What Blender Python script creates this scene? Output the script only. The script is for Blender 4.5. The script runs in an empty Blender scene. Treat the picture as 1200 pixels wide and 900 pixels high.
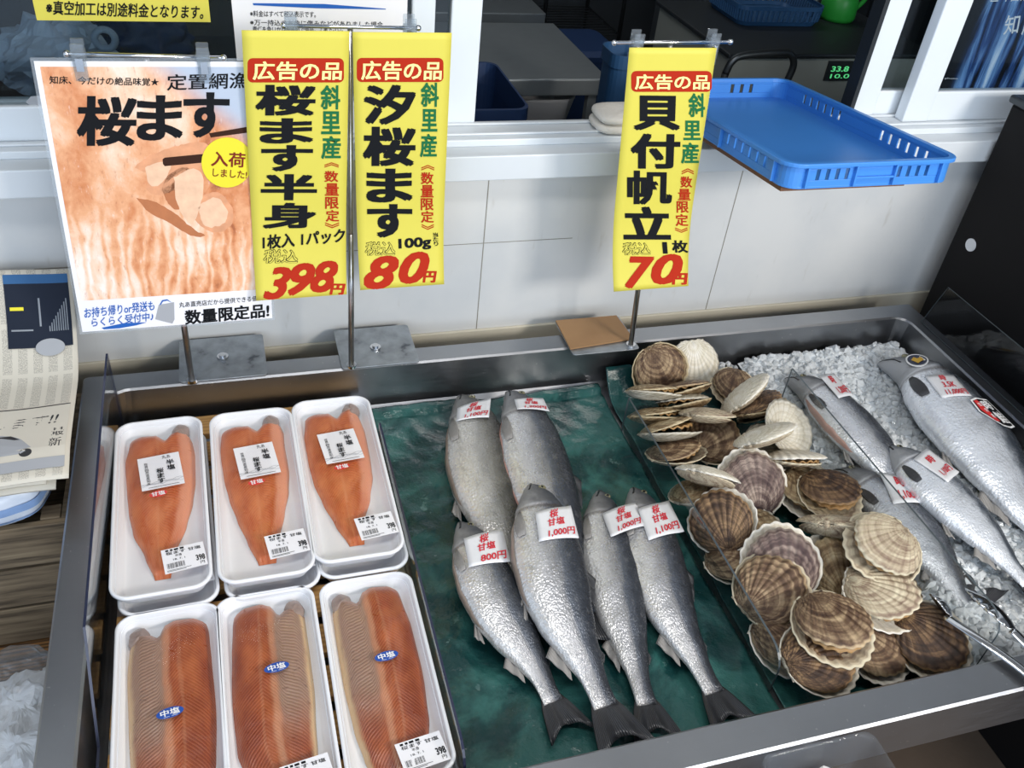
import bpy, math, random
from mathutils import Vector, Matrix, noise
from mathutils.bvhtree import BVHTree

SC = bpy.context.scene
COL = SC.collection
PI = math.pi

# ------------------------------------------------------------------ camera
F = 1050.0
ZC = 1.60
MR = ((0.957, -0.276, 0.094), (-0.099, -0.611, -0.786), (0.274, 0.742, -0.612))
_m = Matrix(MR)
_r0 = Vector(_m[0]).normalized()
_r2 = Vector(_m[2]); _r2 = (_r2 - _r0 * _r2.dot(_r0)).normalized()
_r1 = _r2.cross(_r0)
CAMR = (_r0, _r1, _r2)          # right, down, forward in world
cam_d = bpy.data.cameras.new('camera')
cam = bpy.data.objects.new('camera', cam_d)
COL.objects.link(cam)
rot = Matrix((_r0, -_r1, -_r2)).transposed()
cam.matrix_world = Matrix.Translation((0, 0, ZC)) @ rot.to_4x4()
cam_d.sensor_width = 36.0
cam_d.lens = F / 1200.0 * 36.0
cam_d.clip_start = 0.02
SC.camera = cam

# ------------------------------------------------------------------ exposure, world, lights
SC.view_settings.view_transform = 'Standard'
SC.view_settings.look = 'None'
SC.view_settings.gamma = 1.0
SC.view_settings.use_curve_mapping = False
SC.view_settings.exposure = 0.0
try:
    SC.cycles.use_denoising = True
    SC.cycles.max_bounces = 8
    SC.cycles.transparent_max_bounces = 16
    SC.cycles.caustics_reflective = False
    SC.cycles.caustics_refractive = False
except Exception:
    pass
W = bpy.data.worlds.new('world'); SC.world = W
W.use_nodes = True
_bg = W.node_tree.nodes['Background']
_bg.inputs['Color'].default_value = (0.66, 0.80, 1.0, 1)
_bg.inputs['Strength'].default_value = 1.0

def area(name, loc, target, sx, sy, power, col):
    d = bpy.data.lights.new(name, 'AREA'); d.shape = 'RECTANGLE'
    d.size = sx; d.size_y = sy; d.energy = power; d.color = col
    o = bpy.data.objects.new(name, d); COL.objects.link(o)
    o.location = loc
    v = Vector(target) - Vector(loc)
    o.rotation_euler = v.to_track_quat('-Z', 'Y').to_euler()
    return o
area('tube_light_warm', (1.65, -1.0, 1.95), (0.6, 1.2, 0.9), 0.55, 0.35, 40, (1.0, 0.93, 0.84))
area('tube_light_white', (0.1, 0.30, 2.57), (0.25, 0.8, 0.7), 1.3, 0.12, 14, (1.0, 0.98, 0.95))
area('shopfront_daylight', (0.2, -1.9, 1.7), (0.4, 1.2, 0.9), 3.2, 1.5, 38, (0.86, 0.93, 1.0))
area('tube_light_inside', (0.9, 2.7, 2.2), (0.9, 2.7, 0.0), 1.2, 0.12, 4.5, (0.95, 0.98, 1.0))

# ------------------------------------------------------------------ pixel helpers (camera frame 1200x900)
def ray(px, py):
    return _r0 * (px - 600.0) + _r1 * (py - 450.0) + _r2 * F
O0 = Vector((0, 0, ZC))
def atz(px, py, z):
    d = ray(px, py); return O0 + d * ((z - ZC) / d.z)
def aty(px, py, y):
    d = ray(px, py); return O0 + d * (y / d.y)
def atx(px, py, x):
    d = ray(px, py); return O0 + d * (x / d.x)

# ------------------------------------------------------------------ materials
def lin(c):
    return tuple(((v / 12.92) if v <= 0.04045 else ((v + 0.055) / 1.055) ** 2.4) for v in c)
def hx(s):
    return lin(tuple(int(s[i:i + 2], 16) / 255.0 for i in (0, 2, 4)))
class NT:
    def __init__(self, name):
        self.m = bpy.data.materials.new(name); self.m.use_nodes = True
        self.t = self.m.node_tree; self.b = self.t.nodes['Principled BSDF']
        self.out = self.t.nodes['Material Output']
    def n(self, typ, _link=None, **kw):
        nd = self.t.nodes.new(typ)
        for k, v in kw.items():
            if hasattr(nd, k) and not (k in nd.inputs):
                setattr(nd, k, v)
            else:
                self.s(nd, k, v)
        return nd
    def s(self, nd, k, v):
        i = nd.inputs[k] if isinstance(k, str) else nd.inputs[k]
        if isinstance(v, bpy.types.NodeSocket): self.t.links.new(v, i)
        elif isinstance(v, (tuple, list)) and i.type == 'RGBA' and len(v) == 3: i.default_value = (*v, 1)
        else: i.default_value = v
    def set(self, **kw):
        for k, v in kw.items(): self.s(self.b, k.replace('_', ' '), v)
        return self
    def coord(self, kind='Object'):
        return self.n('ShaderNodeTexCoord').outputs[kind]
    def map(self, vec, scale=(1, 1, 1), loc=(0, 0, 0), rot=(0, 0, 0)):
        nd = self.t.nodes.new('ShaderNodeMapping')
        self.t.links.new(vec, nd.inputs['Vector'])
        nd.inputs['Scale'].default_value = scale; nd.inputs['Location'].default_value = loc
        nd.inputs['Rotation'].default_value = rot
        return nd.outputs[0]
    def noise(self, vec, scale, detail=4, rough=.55, dist=0.0, col=False):
        nd = self.t.nodes.new('ShaderNodeTexNoise')
        if vec is not None: self.t.links.new(vec, nd.inputs['Vector'])
        nd.inputs['Scale'].default_value = scale; nd.inputs['Detail'].default_value = detail
        nd.inputs['Roughness'].default_value = rough; nd.inputs['Distortion'].default_value = dist
        return nd.outputs['Color' if col else 'Fac']
    def vor(self, vec, scale, out='Distance', feature='F1'):
        nd = self.t.nodes.new('ShaderNodeTexVoronoi'); nd.feature = feature
        self.t.links.new(vec, nd.inputs['Vector']); nd.inputs['Scale'].default_value = scale
        return nd.outputs[out]
    def wave(self, vec, scale, dist=0.0, detail=2, dscale=1.0, direction='X', prof='SIN'):
        nd = self.t.nodes.new('ShaderNodeTexWave'); nd.bands_direction = direction; nd.wave_profile = prof
        self.t.links.new(vec, nd.inputs['Vector']); nd.inputs['Scale'].default_value = scale
        nd.inputs['Distortion'].default_value = dist; nd.inputs['Detail'].default_value = detail
        nd.inputs['Detail Scale'].default_value = dscale
        return nd.outputs['Fac']
    def ramp(self, fac, stops, interp='LINEAR'):
        nd = self.t.nodes.new('ShaderNodeValToRGB'); cr = nd.color_ramp; cr.interpolation = interp
        while len(cr.elements) < len(stops): cr.elements.new(0.5)
        for e, (p, c) in zip(cr.elements, stops):
            e.position = p
            if not isinstance(c, (tuple, list)): c = (c, c, c)
            e.color = (*c, 1) if len(c) == 3 else c
        self.t.links.new(fac, nd.inputs['Fac'])
        return nd.outputs['Color']
    def mix(self, fac, a, b, mode='MIX'):
        nd = self.t.nodes.new('ShaderNodeMix'); nd.data_type = 'RGBA'; nd.blend_type = mode
        for i, v in ((0, fac), (6, a), (7, b)):
            s = nd.inputs[i]
            if isinstance(v, bpy.types.NodeSocket): self.t.links.new(v, s)
            elif isinstance(v, (tuple, list)): s.default_value = (*v[:3], 1)
            else: s.default_value = v
        return nd.outputs[2]
    def math(self, op, a, b=0.0, c=None, clamp=False):
        nd = self.t.nodes.new('ShaderNodeMath'); nd.operation = op; nd.use_clamp = clamp
        for i, v in enumerate((a, b) if c is None else (a, b, c)):
            if isinstance(v, bpy.types.NodeSocket): self.t.links.new(v, nd.inputs[i])
            else: nd.inputs[i].default_value = v
        return nd.outputs[0]
    def sep(self, vec):
        nd = self.t.nodes.new('ShaderNodeSeparateXYZ'); self.t.links.new(vec, nd.inputs[0]); return nd.outputs
    def comb(self, x, y, z):
        nd = self.t.nodes.new('ShaderNodeCombineXYZ')
        for i, v in enumerate((x, y, z)):
            if isinstance(v, bpy.types.NodeSocket): self.t.links.new(v, nd.inputs[i])
            else: nd.inputs[i].default_value = v
        return nd.outputs[0]
    def step(self, v, lo, hi):
        nd = self.t.nodes.new('ShaderNodeMapRange'); nd.interpolation_type = 'SMOOTHSTEP'
        self.t.links.new(v, nd.inputs['Value']); nd.inputs['From Min'].default_value = lo; nd.inputs['From Max'].default_value = hi
        return nd.outputs[0]
    def bump(self, h, strength=.3, dist=.002):
        nd = self.t.nodes.new('ShaderNodeBump')
        nd.inputs['Strength'].default_value = strength; nd.inputs['Distance'].default_value = dist
        self.t.links.new(h, nd.inputs['Height'])
        self.t.links.new(nd.outputs[0], self.b.inputs['Normal'])
        return nd
    def rand(self):
        return self.n('ShaderNodeObjectInfo').outputs['Random']

def plain(name, col, rough=.5, metal=0.0, var=0.0, vscale=30, bump=0.0, bscale=80, **kw):
    N = NT(name); c = col
    N.set(Base_Color=c, Roughness=rough, Metallic=metal)
    if var:
        f = N.noise(N.coord(), vscale)
        N.set(Base_Color=N.mix(f, tuple(x * (1 - var) for x in c), tuple(min(1, x * (1 + var)) for x in c)))
    if bump: N.bump(N.noise(N.coord(), bscale), bump, .001)
    if name.endswith(('_ink', '_print')): N.s(N.b, 'Roughness', .75); N.s(N.b, 'Specular IOR Level', .15)
    for k, v in kw.items(): N.s(N.b, k.replace('_', ' '), v)
    return N.m

def glassy(name, tint, spec=1.0, haze=0.0, ior=1.49):
    """thin clear sheet: see-through with a Fresnel reflection"""
    N = NT(name); t = N.t
    tr = N.n('ShaderNodeBsdfTransparent'); tr.inputs['Color'].default_value = (*tint, 1)
    gl = N.n('ShaderNodeBsdfGlossy'); gl.inputs['Roughness'].default_value = 0.02
    fr = N.n('ShaderNodeFresnel'); bk = N.n('ShaderNodeNewGeometry').outputs['Backfacing']
    t.links.new(N.math('MULTIPLY_ADD', bk, 1.0 / ior - ior, ior), fr.inputs['IOR'])
    f = N.math('MULTIPLY', fr.outputs[0], spec, clamp=True)
    ms = N.n('ShaderNodeMixShader'); t.links.new(f, ms.inputs[0]); t.links.new(tr.outputs[0], ms.inputs[1]); t.links.new(gl.outputs[0], ms.inputs[2])
    last = ms
    if haze:
        df = N.n('ShaderNodeBsdfDiffuse'); df.inputs['Color'].default_value = (.8, .85, .9, 1)
        m2 = N.n('ShaderNodeMixShader'); m2.inputs[0].default_value = haze
        t.links.new(ms.outputs[0], m2.inputs[1]); t.links.new(df.outputs[0], m2.inputs[2]); last = m2
    t.links.new(last.outputs[0], N.out.inputs['Surface'])
    return N.m

MAT = {}
def build_materials():
    M = MAT
    # --- structure
    N = NT('wall_siding'); co = N.coord()
    n1 = N.noise(co, 3, 5); n2 = N.noise(N.map(co, (1, 1, .25)), 40, 3)
    c = N.mix(N.step(n1, .35, .7), hx('d6d7d6'), hx('c3c7ca'))
    c = N.mix(N.math('MULTIPLY', N.step(n2, .62, .75), .25), c, hx('9b9484'))
    N.set(Base_Color=c, Roughness=.45); N.bump(N.noise(co, 60), .08, .001); M['siding'] = N.m
    M['seam'] = plain('wall_seam', hx('8b8980'), .8)
    M['cream'] = plain('skirting_cream', hx('c9c3b2'), .6, var=.15, vscale=12)
    M['frame'] = plain('white_window_frame', hx('dfe6ec'), .35, var=.04, vscale=8)
    M['ledge'] = plain('white_ledge', hx('d7dde2'), .4, var=.08, vscale=9)
    M['gasket'] = plain('dark_gasket', hx('23282c'), .5)
    M['ceil'] = plain('ceiling_board', hx('7e7f80'), .8, var=.1)
    M['floor'] = plain('concrete_floor', hx('5a4c40'), .7, var=.4, vscale=6, bump=.3)
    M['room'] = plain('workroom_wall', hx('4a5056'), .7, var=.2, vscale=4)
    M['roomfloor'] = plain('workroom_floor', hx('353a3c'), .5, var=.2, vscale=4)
    # --- metal
    N = NT('stainless_steel'); co = N.coord()
    br = N.noise(N.map(co, (3, 60, 60)), 8, 3); bl = N.noise(co, 6, 5)
    sp = N.step(N.noise(co, 160, 2), .70, .76)
    c = N.mix(bl, (.30, .31, .33), (.47, .48, .50)); c = N.mix(N.math('MULTIPLY', sp, .5), c, (.75, .75, .72))
    N.set(Base_Color=c, Metallic=1.0, Roughness=N.math('MULTIPLY_ADD', br, .2, .24)); N.bump(br, .03, .0005); M['steel'] = N.m
    N = NT('worn_steel_plate'); co = N.coord(); f = N.noise(co, 30, 5)
    N.set(Base_Color=N.ramp(f, [(.4, (.42, .45, .48)), (.62, (.30, .32, .34)), (.7, (.12, .13, .15))]), Metallic=.85, Roughness=.38); M['plate'] = N.m
    M['chrome'] = plain('chrome', (.72, .73, .75), .14, 1.0)
    M['pole'] = plain('steel_pole', (.45, .44, .43), .28, 1.0, var=.4, vscale=60)
    M['greysteel'] = plain('grey_table_steel', hx('8b9194'), .42, .35, var=.08)
    M['darksteel'] = plain('dark_steel', hx('4b4f52'), .35, .8, var=.2)
    # --- clear stuff
    M['acrylic'] = glassy('clear_acrylic', (.93, .945, .95), 1.0)
    M['smoke'] = glassy('dark_clear_acrylic', (.80, .83, .86), .7)
    M['acryledge'] = plain('acrylic_edge', hx('2a2f45'), .2)
    M['acryledge2'] = plain('acrylic_edge_grey', hx('4a5256'), .2)
    M['glass'] = glassy('window_glass', (.80, .84, .86), .8)
    M['film'] = glassy('clear_wrap_film', (.985, .985, .985), .35)
    M['clip'] = glassy('clear_clip_plastic', (.84, .87, .89), 1.0, .07)
    M['poly'] = glassy('clear_plastic_bag', (.88, .9, .92), 1.2, .12)
    M['lid'] = glassy('clear_plastic_tub', (.93, .945, .965), .45, .03)
    M['laminate'] = glassy('laminate_edge', (.93, .95, .97), 1.0, .12)
    # --- paper
    M['yellow'] = plain('yellow_card', hx('d6cb50'), .6, var=.03)
    M['paper'] = plain('white_paper', hx('eeeef2'), .5)
    M['tagpaper'] = plain('wet_white_paper', hx('dcdde0'), .4, var=.06, vscale=60)
    M['ink'] = plain('black_ink', hx('15171b'), .45)
    M['red'] = plain('red_ink', hx('b02c16'), .45)
    M['redpen'] = plain('red_marker_ink', hx('cf2f3c'), .5)
    M['green'] = plain('green_ink', hx('1f6b42'), .45)
    M['blue'] = plain('blue_ink', hx('2b62b4'), .45)
    M['brown'] = plain('brown_ink', hx('7c2a22'), .45)
    M['yelink'] = plain('pale_yellow_ink', hx('fbf3a0'), .45)
    M['white'] = plain('white_ink', hx('f2f2f2'), .45)
    M['badge'] = plain('yellow_badge', hx('e6da2c'), .6)
    M['greyink'] = plain('grey_ink', hx('a6a9ae'), .5)
    M['redsticker'] = plain('red_sticker', hx('d93a3a'), .35)
    M['bluesticker'] = plain('blue_sticker', hx('2250a8'), .35)
    M['navy'] = plain('navy_sticker', hx('1b2340'), .35)
    M['gold'] = plain('gold_ink', hx('d2a94a'), .4)
    N = NT('salmon_photo_print'); uv = N.coord('UV'); s = N.sep(uv)
    d = N.noise(uv, 3.0, 3, col=True); w = N.mix(.13, uv, d)
    st = N.wave(N.map(w, (1, .30, 1), rot=(0, 0, .30)), 7, 6.0, 4, 2.5)
    big = N.noise(N.map(w, (1, 1, 1)), 3.6, 6, .62)
    fine = N.noise(N.map(uv, (2.2, 1, 1)), 22, 5, .7)
    low = N.step(s[1], .62, .30)
    f = N.math('ADD', N.math('MULTIPLY', N.math('MULTIPLY', st, low), .13), N.math('MULTIPLY_ADD', big, 1.0, -.04))
    c = N.ramp(f, [(.26, hx('8f4a2c')), (.37, hx('d48a5c')), (.47, hx('e9ae84')), (.57, hx('f3cfb3')), (.70, hx('fbece2'))])
    c = N.mix(N.math('MULTIPLY', N.step(fine, .58, .74), .5), c, hx('fbeee6'))
    c = N.mix(N.math('MULTIPLY', N.step(fine, .44, .30), .4), c, hx('a9552f'))
    far = N.math('MULTIPLY', N.step(N.math('ADD', s[0], N.math('MULTIPLY', s[1], 1.6)), 1.98, 2.22), 1.0)
    c = N.mix(far, c, hx('b4c0d2'))
    N.set(Base_Color=c, Roughness=.3); M['photo'] = N.m
    # newspaper
    N = NT('newsprint'); co = N.coord('UV')
    cols = N.math('FRACT', N.math('MULTIPLY', N.sep(co)[0], 18.0)); rows = N.sep(co)[1]
    g = N.noise(N.map(co, (420, 190, 1)), 1.0, 1)
    band = N.math('GREATER_THAN', N.math('FRACT', N.math('MULTIPLY', rows, 5.0)), .09)
    txt = N.math('MULTIPLY', N.math('MULTIPLY', N.math('GREATER_THAN', g, .5), N.math('LESS_THAN', cols, .62)), band)
    N.set(Base_Color=N.mix(N.math('MULTIPLY', txt, .42), hx('cfcabd'), hx('4b4a48')), Roughness=.8); M['news'] = N.m
    M['newsnavy'] = plain('advert_dark_print', hx('232a38'), .7); M['newsblue'] = plain('advert_blue_print', hx('3a6390'), .7); M['newsink'] = plain('news_headline_ink', hx('3a3a3c'), .8); M['newsgrey'] = plain('news_grey_print', hx('8f959d'), .8)
    M['newsplain'] = plain('newsprint_blank', hx('cfcabd'), .8, var=.05)
    # --- plastics, boards, wood
    M['bluetub'] = plain('blue_plastic', hx('3f86d6'), .38, var=.05, vscale=10)
    M['bluedim'] = plain('old_blue_plastic', hx('2d5681'), .5, var=.1)
    M['navybin'] = plain('navy_plastic', hx('2b4470'), .5, var=.1)
    M['greencan'] = plain('green_plastic', hx('2fa03c'), .4)
    M['foam'] = plain('white_foam', hx('e9ebef'), .42, bump=.05, bscale=300)
    M['black'] = plain('black_cabinet', hx('0d0b0c'), .65, var=.2, vscale=5, Specular_IOR_Level=.25)
    M['cap'] = plain('white_cap', hx('d8d9dc'), .5)
    N = NT('brown_cardboard'); co = N.coord()
    N.set(Base_Color=N.mix(N.noise(co, 14), hx('a4815b'), hx('8d6a48')), Roughness=.7); M['card'] = N.m
    N = NT('yellow_pine_slat'); co = N.coord()
    g = N.wave(N.map(co, (1, 14, 14)), 3, 4, 3, 1.5, 'Y')
    N.set(Base_Color=N.mix(g, hx('dcae6c'), hx('c4935a')), Roughness=.5); M['slat'] = N.m
    N = NT('grey_crate_wood'); co = N.coord()
    g = N.noise(N.map(co, (2, 20, 30)), 4, 5)
    N.set(Base_Color=N.ramp(g, [(.3, hx('43382b')), (.55, hx('7d6d57')), (.75, hx('94846a'))]), Roughness=.75); M['crate'] = N.m
    N = NT('brown_plank_wood'); co = N.coord()
    g = N.wave(N.map(co, (2, 16, 16)), 3, 6, 4, 1.0, 'Y')
    N.set(Base_Color=N.ramp(g, [(.1, hx('4b3520')), (.5, hx('7d5a34')), (.9, hx('94693c'))]), Roughness=.7); M['plank'] = N.m
    M['plyedge'] = plain('plywood', hx('6d4a33'), .7, var=.3, vscale=40)
    M['bag'] = plain('white_crumpled_paper', hx('e4e4e4'), .7, bump=.6, bscale=40)
    M['packwrap'] = plain('blue_white_wrapping', hx('c9d3e2'), .35, var=.25, vscale=16, bump=.5, bscale=40)
    M['paleblue'] = plain('pale_blue_print', hx('7f9bc6'), .4, var=.3, vscale=40)
    M['towel'] = plain('white_towel', hx('dcd8d0'), .95, bump=1.0, bscale=260)
    # green sheet
    N = NT('wet_green_sheet'); co = N.coord()
    p = N.noise(co, 9, 6, .6, .6); p2 = N.noise(co, 30, 5, .65)
    c = N.mix(N.step(p, .40, .62), hx('13393a'), hx('356763'))
    c = N.mix(N.math('MULTIPLY', N.step(p2, .62, .74), .55), c, hx('7a9c9a'))
    v = N.vor(N.map(N.mix(.12, co, N.noise(co, 8, 3, col=True)), (1, 1, 1)), 14, 'Distance', 'DISTANCE_TO_EDGE')
    N.set(Base_Color=c, Roughness=N.math('MULTIPLY_ADD', p2, .3, .08)); N.bump(N.math('ADD', N.math('MULTIPLY', v, .8), N.noise(co, 45, 5, .6)), .55, .006); M['sheet'] = N.m
    # ice
    N = NT('crushed_ice'); co = N.coord()
    N.set(Base_Color=(.91, .955, .985), Roughness=.05, IOR=1.31, Transmission_Weight=.38)
    N.bump(N.noise(co, 160, 4), .5, .002); M['ice'] = N.m
    N = NT('packed_ice'); co = N.coord()
    N.set(Base_Color=N.mix(N.noise(co, 40, 4), (.66, .73, .79), (.93, .96, .98)), Roughness=.15); N.bump(N.noise(co, 90, 4), .7, .004); M['icebase'] = N.m
    # fish skins
    def fishmat(name, back, side, belly, frost=0.0, metal=.55):
        N = NT(name); uv = N.coord('UV'); s = N.sep(uv); co = N.coord()
        wob = N.math('MULTIPLY_ADD', N.noise(N.map(uv, (14, 6, 1)), 1.0, 4), .22, N.math('ADD', s[1], -.11))
        c = N.ramp(wob, [(.06, belly), (.32, tuple(min(1, x * 1.12) for x in side)), (.46, tuple(x * .74 for x in side)), (.60, tuple(x * 3.2 for x in back)), (.76, tuple(x * 1.5 for x in back)), (.92, back)])
        pat = N.noise(N.map(uv, (26, 9, 1)), 1.0, 5, .7)
        c = N.mix(N.math('MULTIPLY', N.step(pat, .52, .68), .35), c, tuple(x * .5 for x in side))
        sc = N.vor(N.map(uv, (115, 30, 1), rot=(0, 0, 0)), 1.0)
        glint = N.step(N.noise(co, 420, 2, .6), .60, .70)
        patch = N.step(N.noise(N.map(uv, (7, 4, 1)), 1.0, 4), .48, .66)
        gl = N.math('MULTIPLY', N.math('MULTIPLY', glint, patch), N.step(wob, .85, .35))
        c = N.mix(N.math('MULTIPLY', gl, .8), c, (.92, .92, .93))
        fr = N.step(N.noise(N.map(uv, (9, 4, 1)), 1.0, 5, .7), .62 - .4 * frost, .95 - .4 * frost)
        if frost: c = N.mix(N.math('MULTIPLY', N.math('MULTIPLY', fr, frost), N.step(wob, .78, .55)), c, (.80, .84, .90))
        head = N.step(s[0], .205, .185)
        hc = N.ramp(N.math('ADD', wob, N.math('MULTIPLY', N.math('SUBTRACT', N.noise(co, 90, 4), .5), .5)),
                    [(.1, tuple(min(1, x * .55) for x in belly)), (.42, tuple(x * .34 for x in side)), (.75, tuple(x * 1.5 for x in back))])
        c = N.mix(N.math('MULTIPLY', head, .92), c, N.mix(.35, hc, (.03, .033, .036)))
        gill = N.math('MULTIPLY', N.step(s[0], .190, .200), N.step(s[0], .222, .204))
        c = N.mix(N.math('MULTIPLY', gill, .6), c, (.10, .085, .08))
        met = N.math('MULTIPLY', N.math('SUBTRACT', 1.0, N.math('MULTIPLY', head, .7)), metal)
        N.set(Base_Color=c, Metallic=met, Roughness=N.math('MULTIPLY_ADD', head, .18, N.math('MULTIPLY_ADD', N.noise(co, 60, 3), .25, .16)))
        h = N.math('ADD', N.math('MULTIPLY', sc, N.math('SUBTRACT', 1.0, head)), N.math('MULTIPLY', N.noise(co, 150, 4, .7), .9))
        N.bump(h, .45, .0016)
        return N.m
    M['fish'] = fishmat('silver_fish_skin', (.045, .05, .06), (.50, .50, .52), (.80, .79, .78))
    M['fishdull'] = fishmat('dull_fish_skin', (.07, .068, .062), (.47, .46, .44), (.74, .72, .69), metal=.4)
    M['fishice'] = fishmat('iced_fish_skin', (.05, .055, .065), (.62, .64, .68), (.86, .87, .90), .35)
    M['fishfrost'] = fishmat('frosted_fish_skin', (.05, .06, .075), (.72, .75, .80), (.88, .90, .94), .9, .45)
    N = NT('dark_fin'); uv = N.coord('UV')
    r = N.wave(N.map(uv, (1, 1, 1)), 9, .6, 2, 1, 'Y'); co = N.coord()
    N.set(Base_Color=N.mix(N.math('MULTIPLY', r, .55), (.022, .024, .028), (.13, .13, .14)), Roughness=.3, Metallic=.2); N.bump(r, .4, .001); M['fin'] = N.m
    N = NT('pale_fin'); uv = N.coord('UV'); r = N.wave(uv, 9, .6, 2, 1, 'Y')
    N.set(Base_Color=N.mix(r, (.16, .155, .15), (.42, .40, .38)), Roughness=.32); N.bump(r, .4, .001); M['palefin'] = N.m
    M['flesh'] = plain('pink_belly_flesh', hx('c89a8e'), .3, var=.25, vscale=60)
    M['fleshpale'] = plain('pale_belly_edge', hx('9f8f83'), .35, var=.3, vscale=60)
    M['eye'] = plain('fish_eye_ring', hx('8e8a6e'), .12, .4)
    M['pupil'] = plain('fish_pupil', hx('08090a'), .06)
    M['mouth'] = plain('fish_mouth_line', hx('141618'), .4)
    # fillets
    def fillet(name, side):
        N = NT(name); uv = N.coord('UV'); s = N.sep(uv); co = N.coord()
        # chevron muscle lines about the lateral line
        ln = N.wave(N.comb(N.math('ADD', N.math('MULTIPLY', s[1], 9.0), N.math('MULTIPLY', N.math('ABSOLUTE', N.math('SUBTRACT', s[0], .62 if side else .45)), -3.0)), s[0], 0.0), 1.9, .8, 3, 1.2, 'X')
        big = N.noise(N.map(uv, (3, 5, 1)), 1.0, 4)
        c = N.mix(N.step(big, .3, .7), hx('84381f' if side else 'b3542c'), hx('ad5c36' if side else 'd27c4e'))
        c = N.mix(N.math('MULTIPLY', N.step(ln, .55, .95), .15 if side else .18), c, hx('e29a70'))
        wob = N.math('ADD', s[0], N.math('MULTIPLY', N.math('SUBTRACT', N.noise(N.map(uv, (4, 5, 1)), 1.0, 4), .5), .12))
        if side:      # grey belly wall on the low side
            bm = N.math('MULTIPLY', N.step(wob, .47, .40), N.step(s[1], .82, .5))
            b = N.mix(N.math('MULTIPLY', N.step(ln, .45, .95), N.math('MULTIPLY', N.noise(N.map(uv, (9, 14, 1)), 1.0, 3), .7)), hx('937868'), hx('c4a792')); b = N.mix(N.math('MULTIPLY', N.step(N.noise(N.map(uv, (7, 40, 1), rot=(0, 0, .5)), 1.0, 3), .60, .72), .5), b, hx('5a4640'))
            c = N.mix(N.math('MULTIPLY', bm, .9), c, b)
            mid = N.math('MULTIPLY', N.step(wob, .40, .46), N.step(wob, .54, .48))
            c = N.mix(N.math('MULTIPLY', mid, .35), c, hx('e3b592'))
            c = N.mix(N.step(wob, .10, .03), c, hx('cfae86'))
        else:
            bm = N.math('MULTIPLY', N.step(wob, .74, .86), N.step(s[1], .95, .6))
            c = N.mix(N.math('MULTIPLY', bm, .7), c, hx('e2a083'))
        ll = N.math('MULTIPLY', N.step(wob, .60 if side else .44, .625 if side else .465), N.step(wob, .66 if side else .51, .635 if side else .485))
        c = N.mix(N.math('MULTIPLY', ll, .10), c, hx('f3c29a'))
        tip = N.step(s[1], .07, .0)
        c = N.mix(N.math('MULTIPLY', tip, .35), c, hx('d9a48e'))
        N.set(Base_Color=c, Roughness=N.math('MULTIPLY_ADD', N.noise(co, 90, 3), .22, .2), Subsurface_Weight=.15, Subsurface_Radius=(.01, .004, .002))
        N.bump(N.math('ADD', ln, N.noise(co, 120, 4)), .3, .0014)
        return N.m
    M['fillet'] = fillet('salmon_fillet_flesh', 0)
    M['filletb'] = fillet('salmon_fillet_with_belly', 1)
    M['collar'] = plain('grey_pink_collar', hx('96837b'), .3, var=.4, vscale=90, bump=.4, bscale=150)
    M['skinedge'] = plain('dark_skin_edge', hx('3d4043'), .35, .3, var=.4, vscale=60)
    # scallop shells
    def shell(name, c1, c2, c3, ray=.5):
        N = NT(name); uv = N.coord('UV'); s = N.sep(uv); r = N.rand(); co = N.coord()
        off = N.comb(N.math('MULTIPLY', r, 17.0), N.math('MULTIPLY', r, 31.0), 0.0)
        v = N.n('ShaderNodeVectorMath', operation='ADD'); N.t.links.new(uv, v.inputs[0]); N.t.links.new(off, v.inputs[1])
        rays = N.noise(N.map(v.outputs[0], (14, 1.1, 1)), 1.0, 4, .65)
        rings = N.noise(N.map(v.outputs[0], (2.2, 10, 1)), 1.0, 4, .6)
        grain = N.noise(co, 130, 5, .7)
        f = N.math('ADD', N.math('MULTIPLY', rays, ray), N.math('ADD', N.math('MULTIPLY', rings, 1.05 - ray), N.math('MULTIPLY', N.math('SUBTRACT', grain, .5), .75)))
        c = N.ramp(f, [(.40, c1), (.51, c2), (.60, tuple((a + b) / 2 for a, b in zip(c2, c3))), (.70, c3)])
        rib = N.math('SINE', N.math('MULTIPLY', s[0], 2 * PI * 22))
        c = N.mix(N.math('MULTIPLY', N.step(rib, .2, -1.0), .30), c, tuple(x * .5 for x in c1))
        rim = N.step(N.math('ADD', s[1], N.math('MULTIPLY', N.math('SUBTRACT', N.noise(co, 90, 4), .5), .10)), .945, .985)
        c = N.mix(N.math('MULTIPLY', rim, .75), c, c3)
        N.set(Base_Color=c, Roughness=N.math('MULTIPLY_ADD', grain, .35, .22)); N.bump(N.math('ADD', grain, N.noise(N.map(uv, (3, 42, 1)), 1.0, 3)), .6, .0014)
        return N.m
    M['sh_brown'] = shell('brown_scallop_shell', hx('3a261b'), hx('664a35'), hx('cdb48f'))
    M['sh_dark'] = shell('dark_brown_scallop_shell', hx('281a13'), hx('4a3325'), hx('b08f68'))
    M['sh_purple'] = shell('purple_brown_scallop_shell', hx('39272b'), hx('65504c'), hx('c4b3a6'), .35)
    M['sh_tan'] = shell('tan_scallop_shell', hx('4d3825'), hx('8e7350'), hx('d9caa6'))
    M['sh_cream'] = shell('cream_scallop_shell', hx('82695a'), hx('bfae93'), hx('e6dcc0'), .3)
    M['sh_white'] = shell('white_scallop_shell', hx('cbc1aa'), hx('e6dfcd'), hx('f5f1e8'), .3)
    M['sh_grey'] = shell('grey_white_scallop_shell', hx('857d6c'), hx('b5ac98'), hx('dbd6c8'), .4)
    M['mantle'] = plain('tan_scallop_mantle', hx('b08a5a'), .3, var=.35, vscale=90, bump=.5, bscale=180)
    M['mantlepale'] = plain('cream_scallop_mantle', hx('cdbb93'), .3, var=.25, vscale=90, bump=.5, bscale=180)
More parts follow.
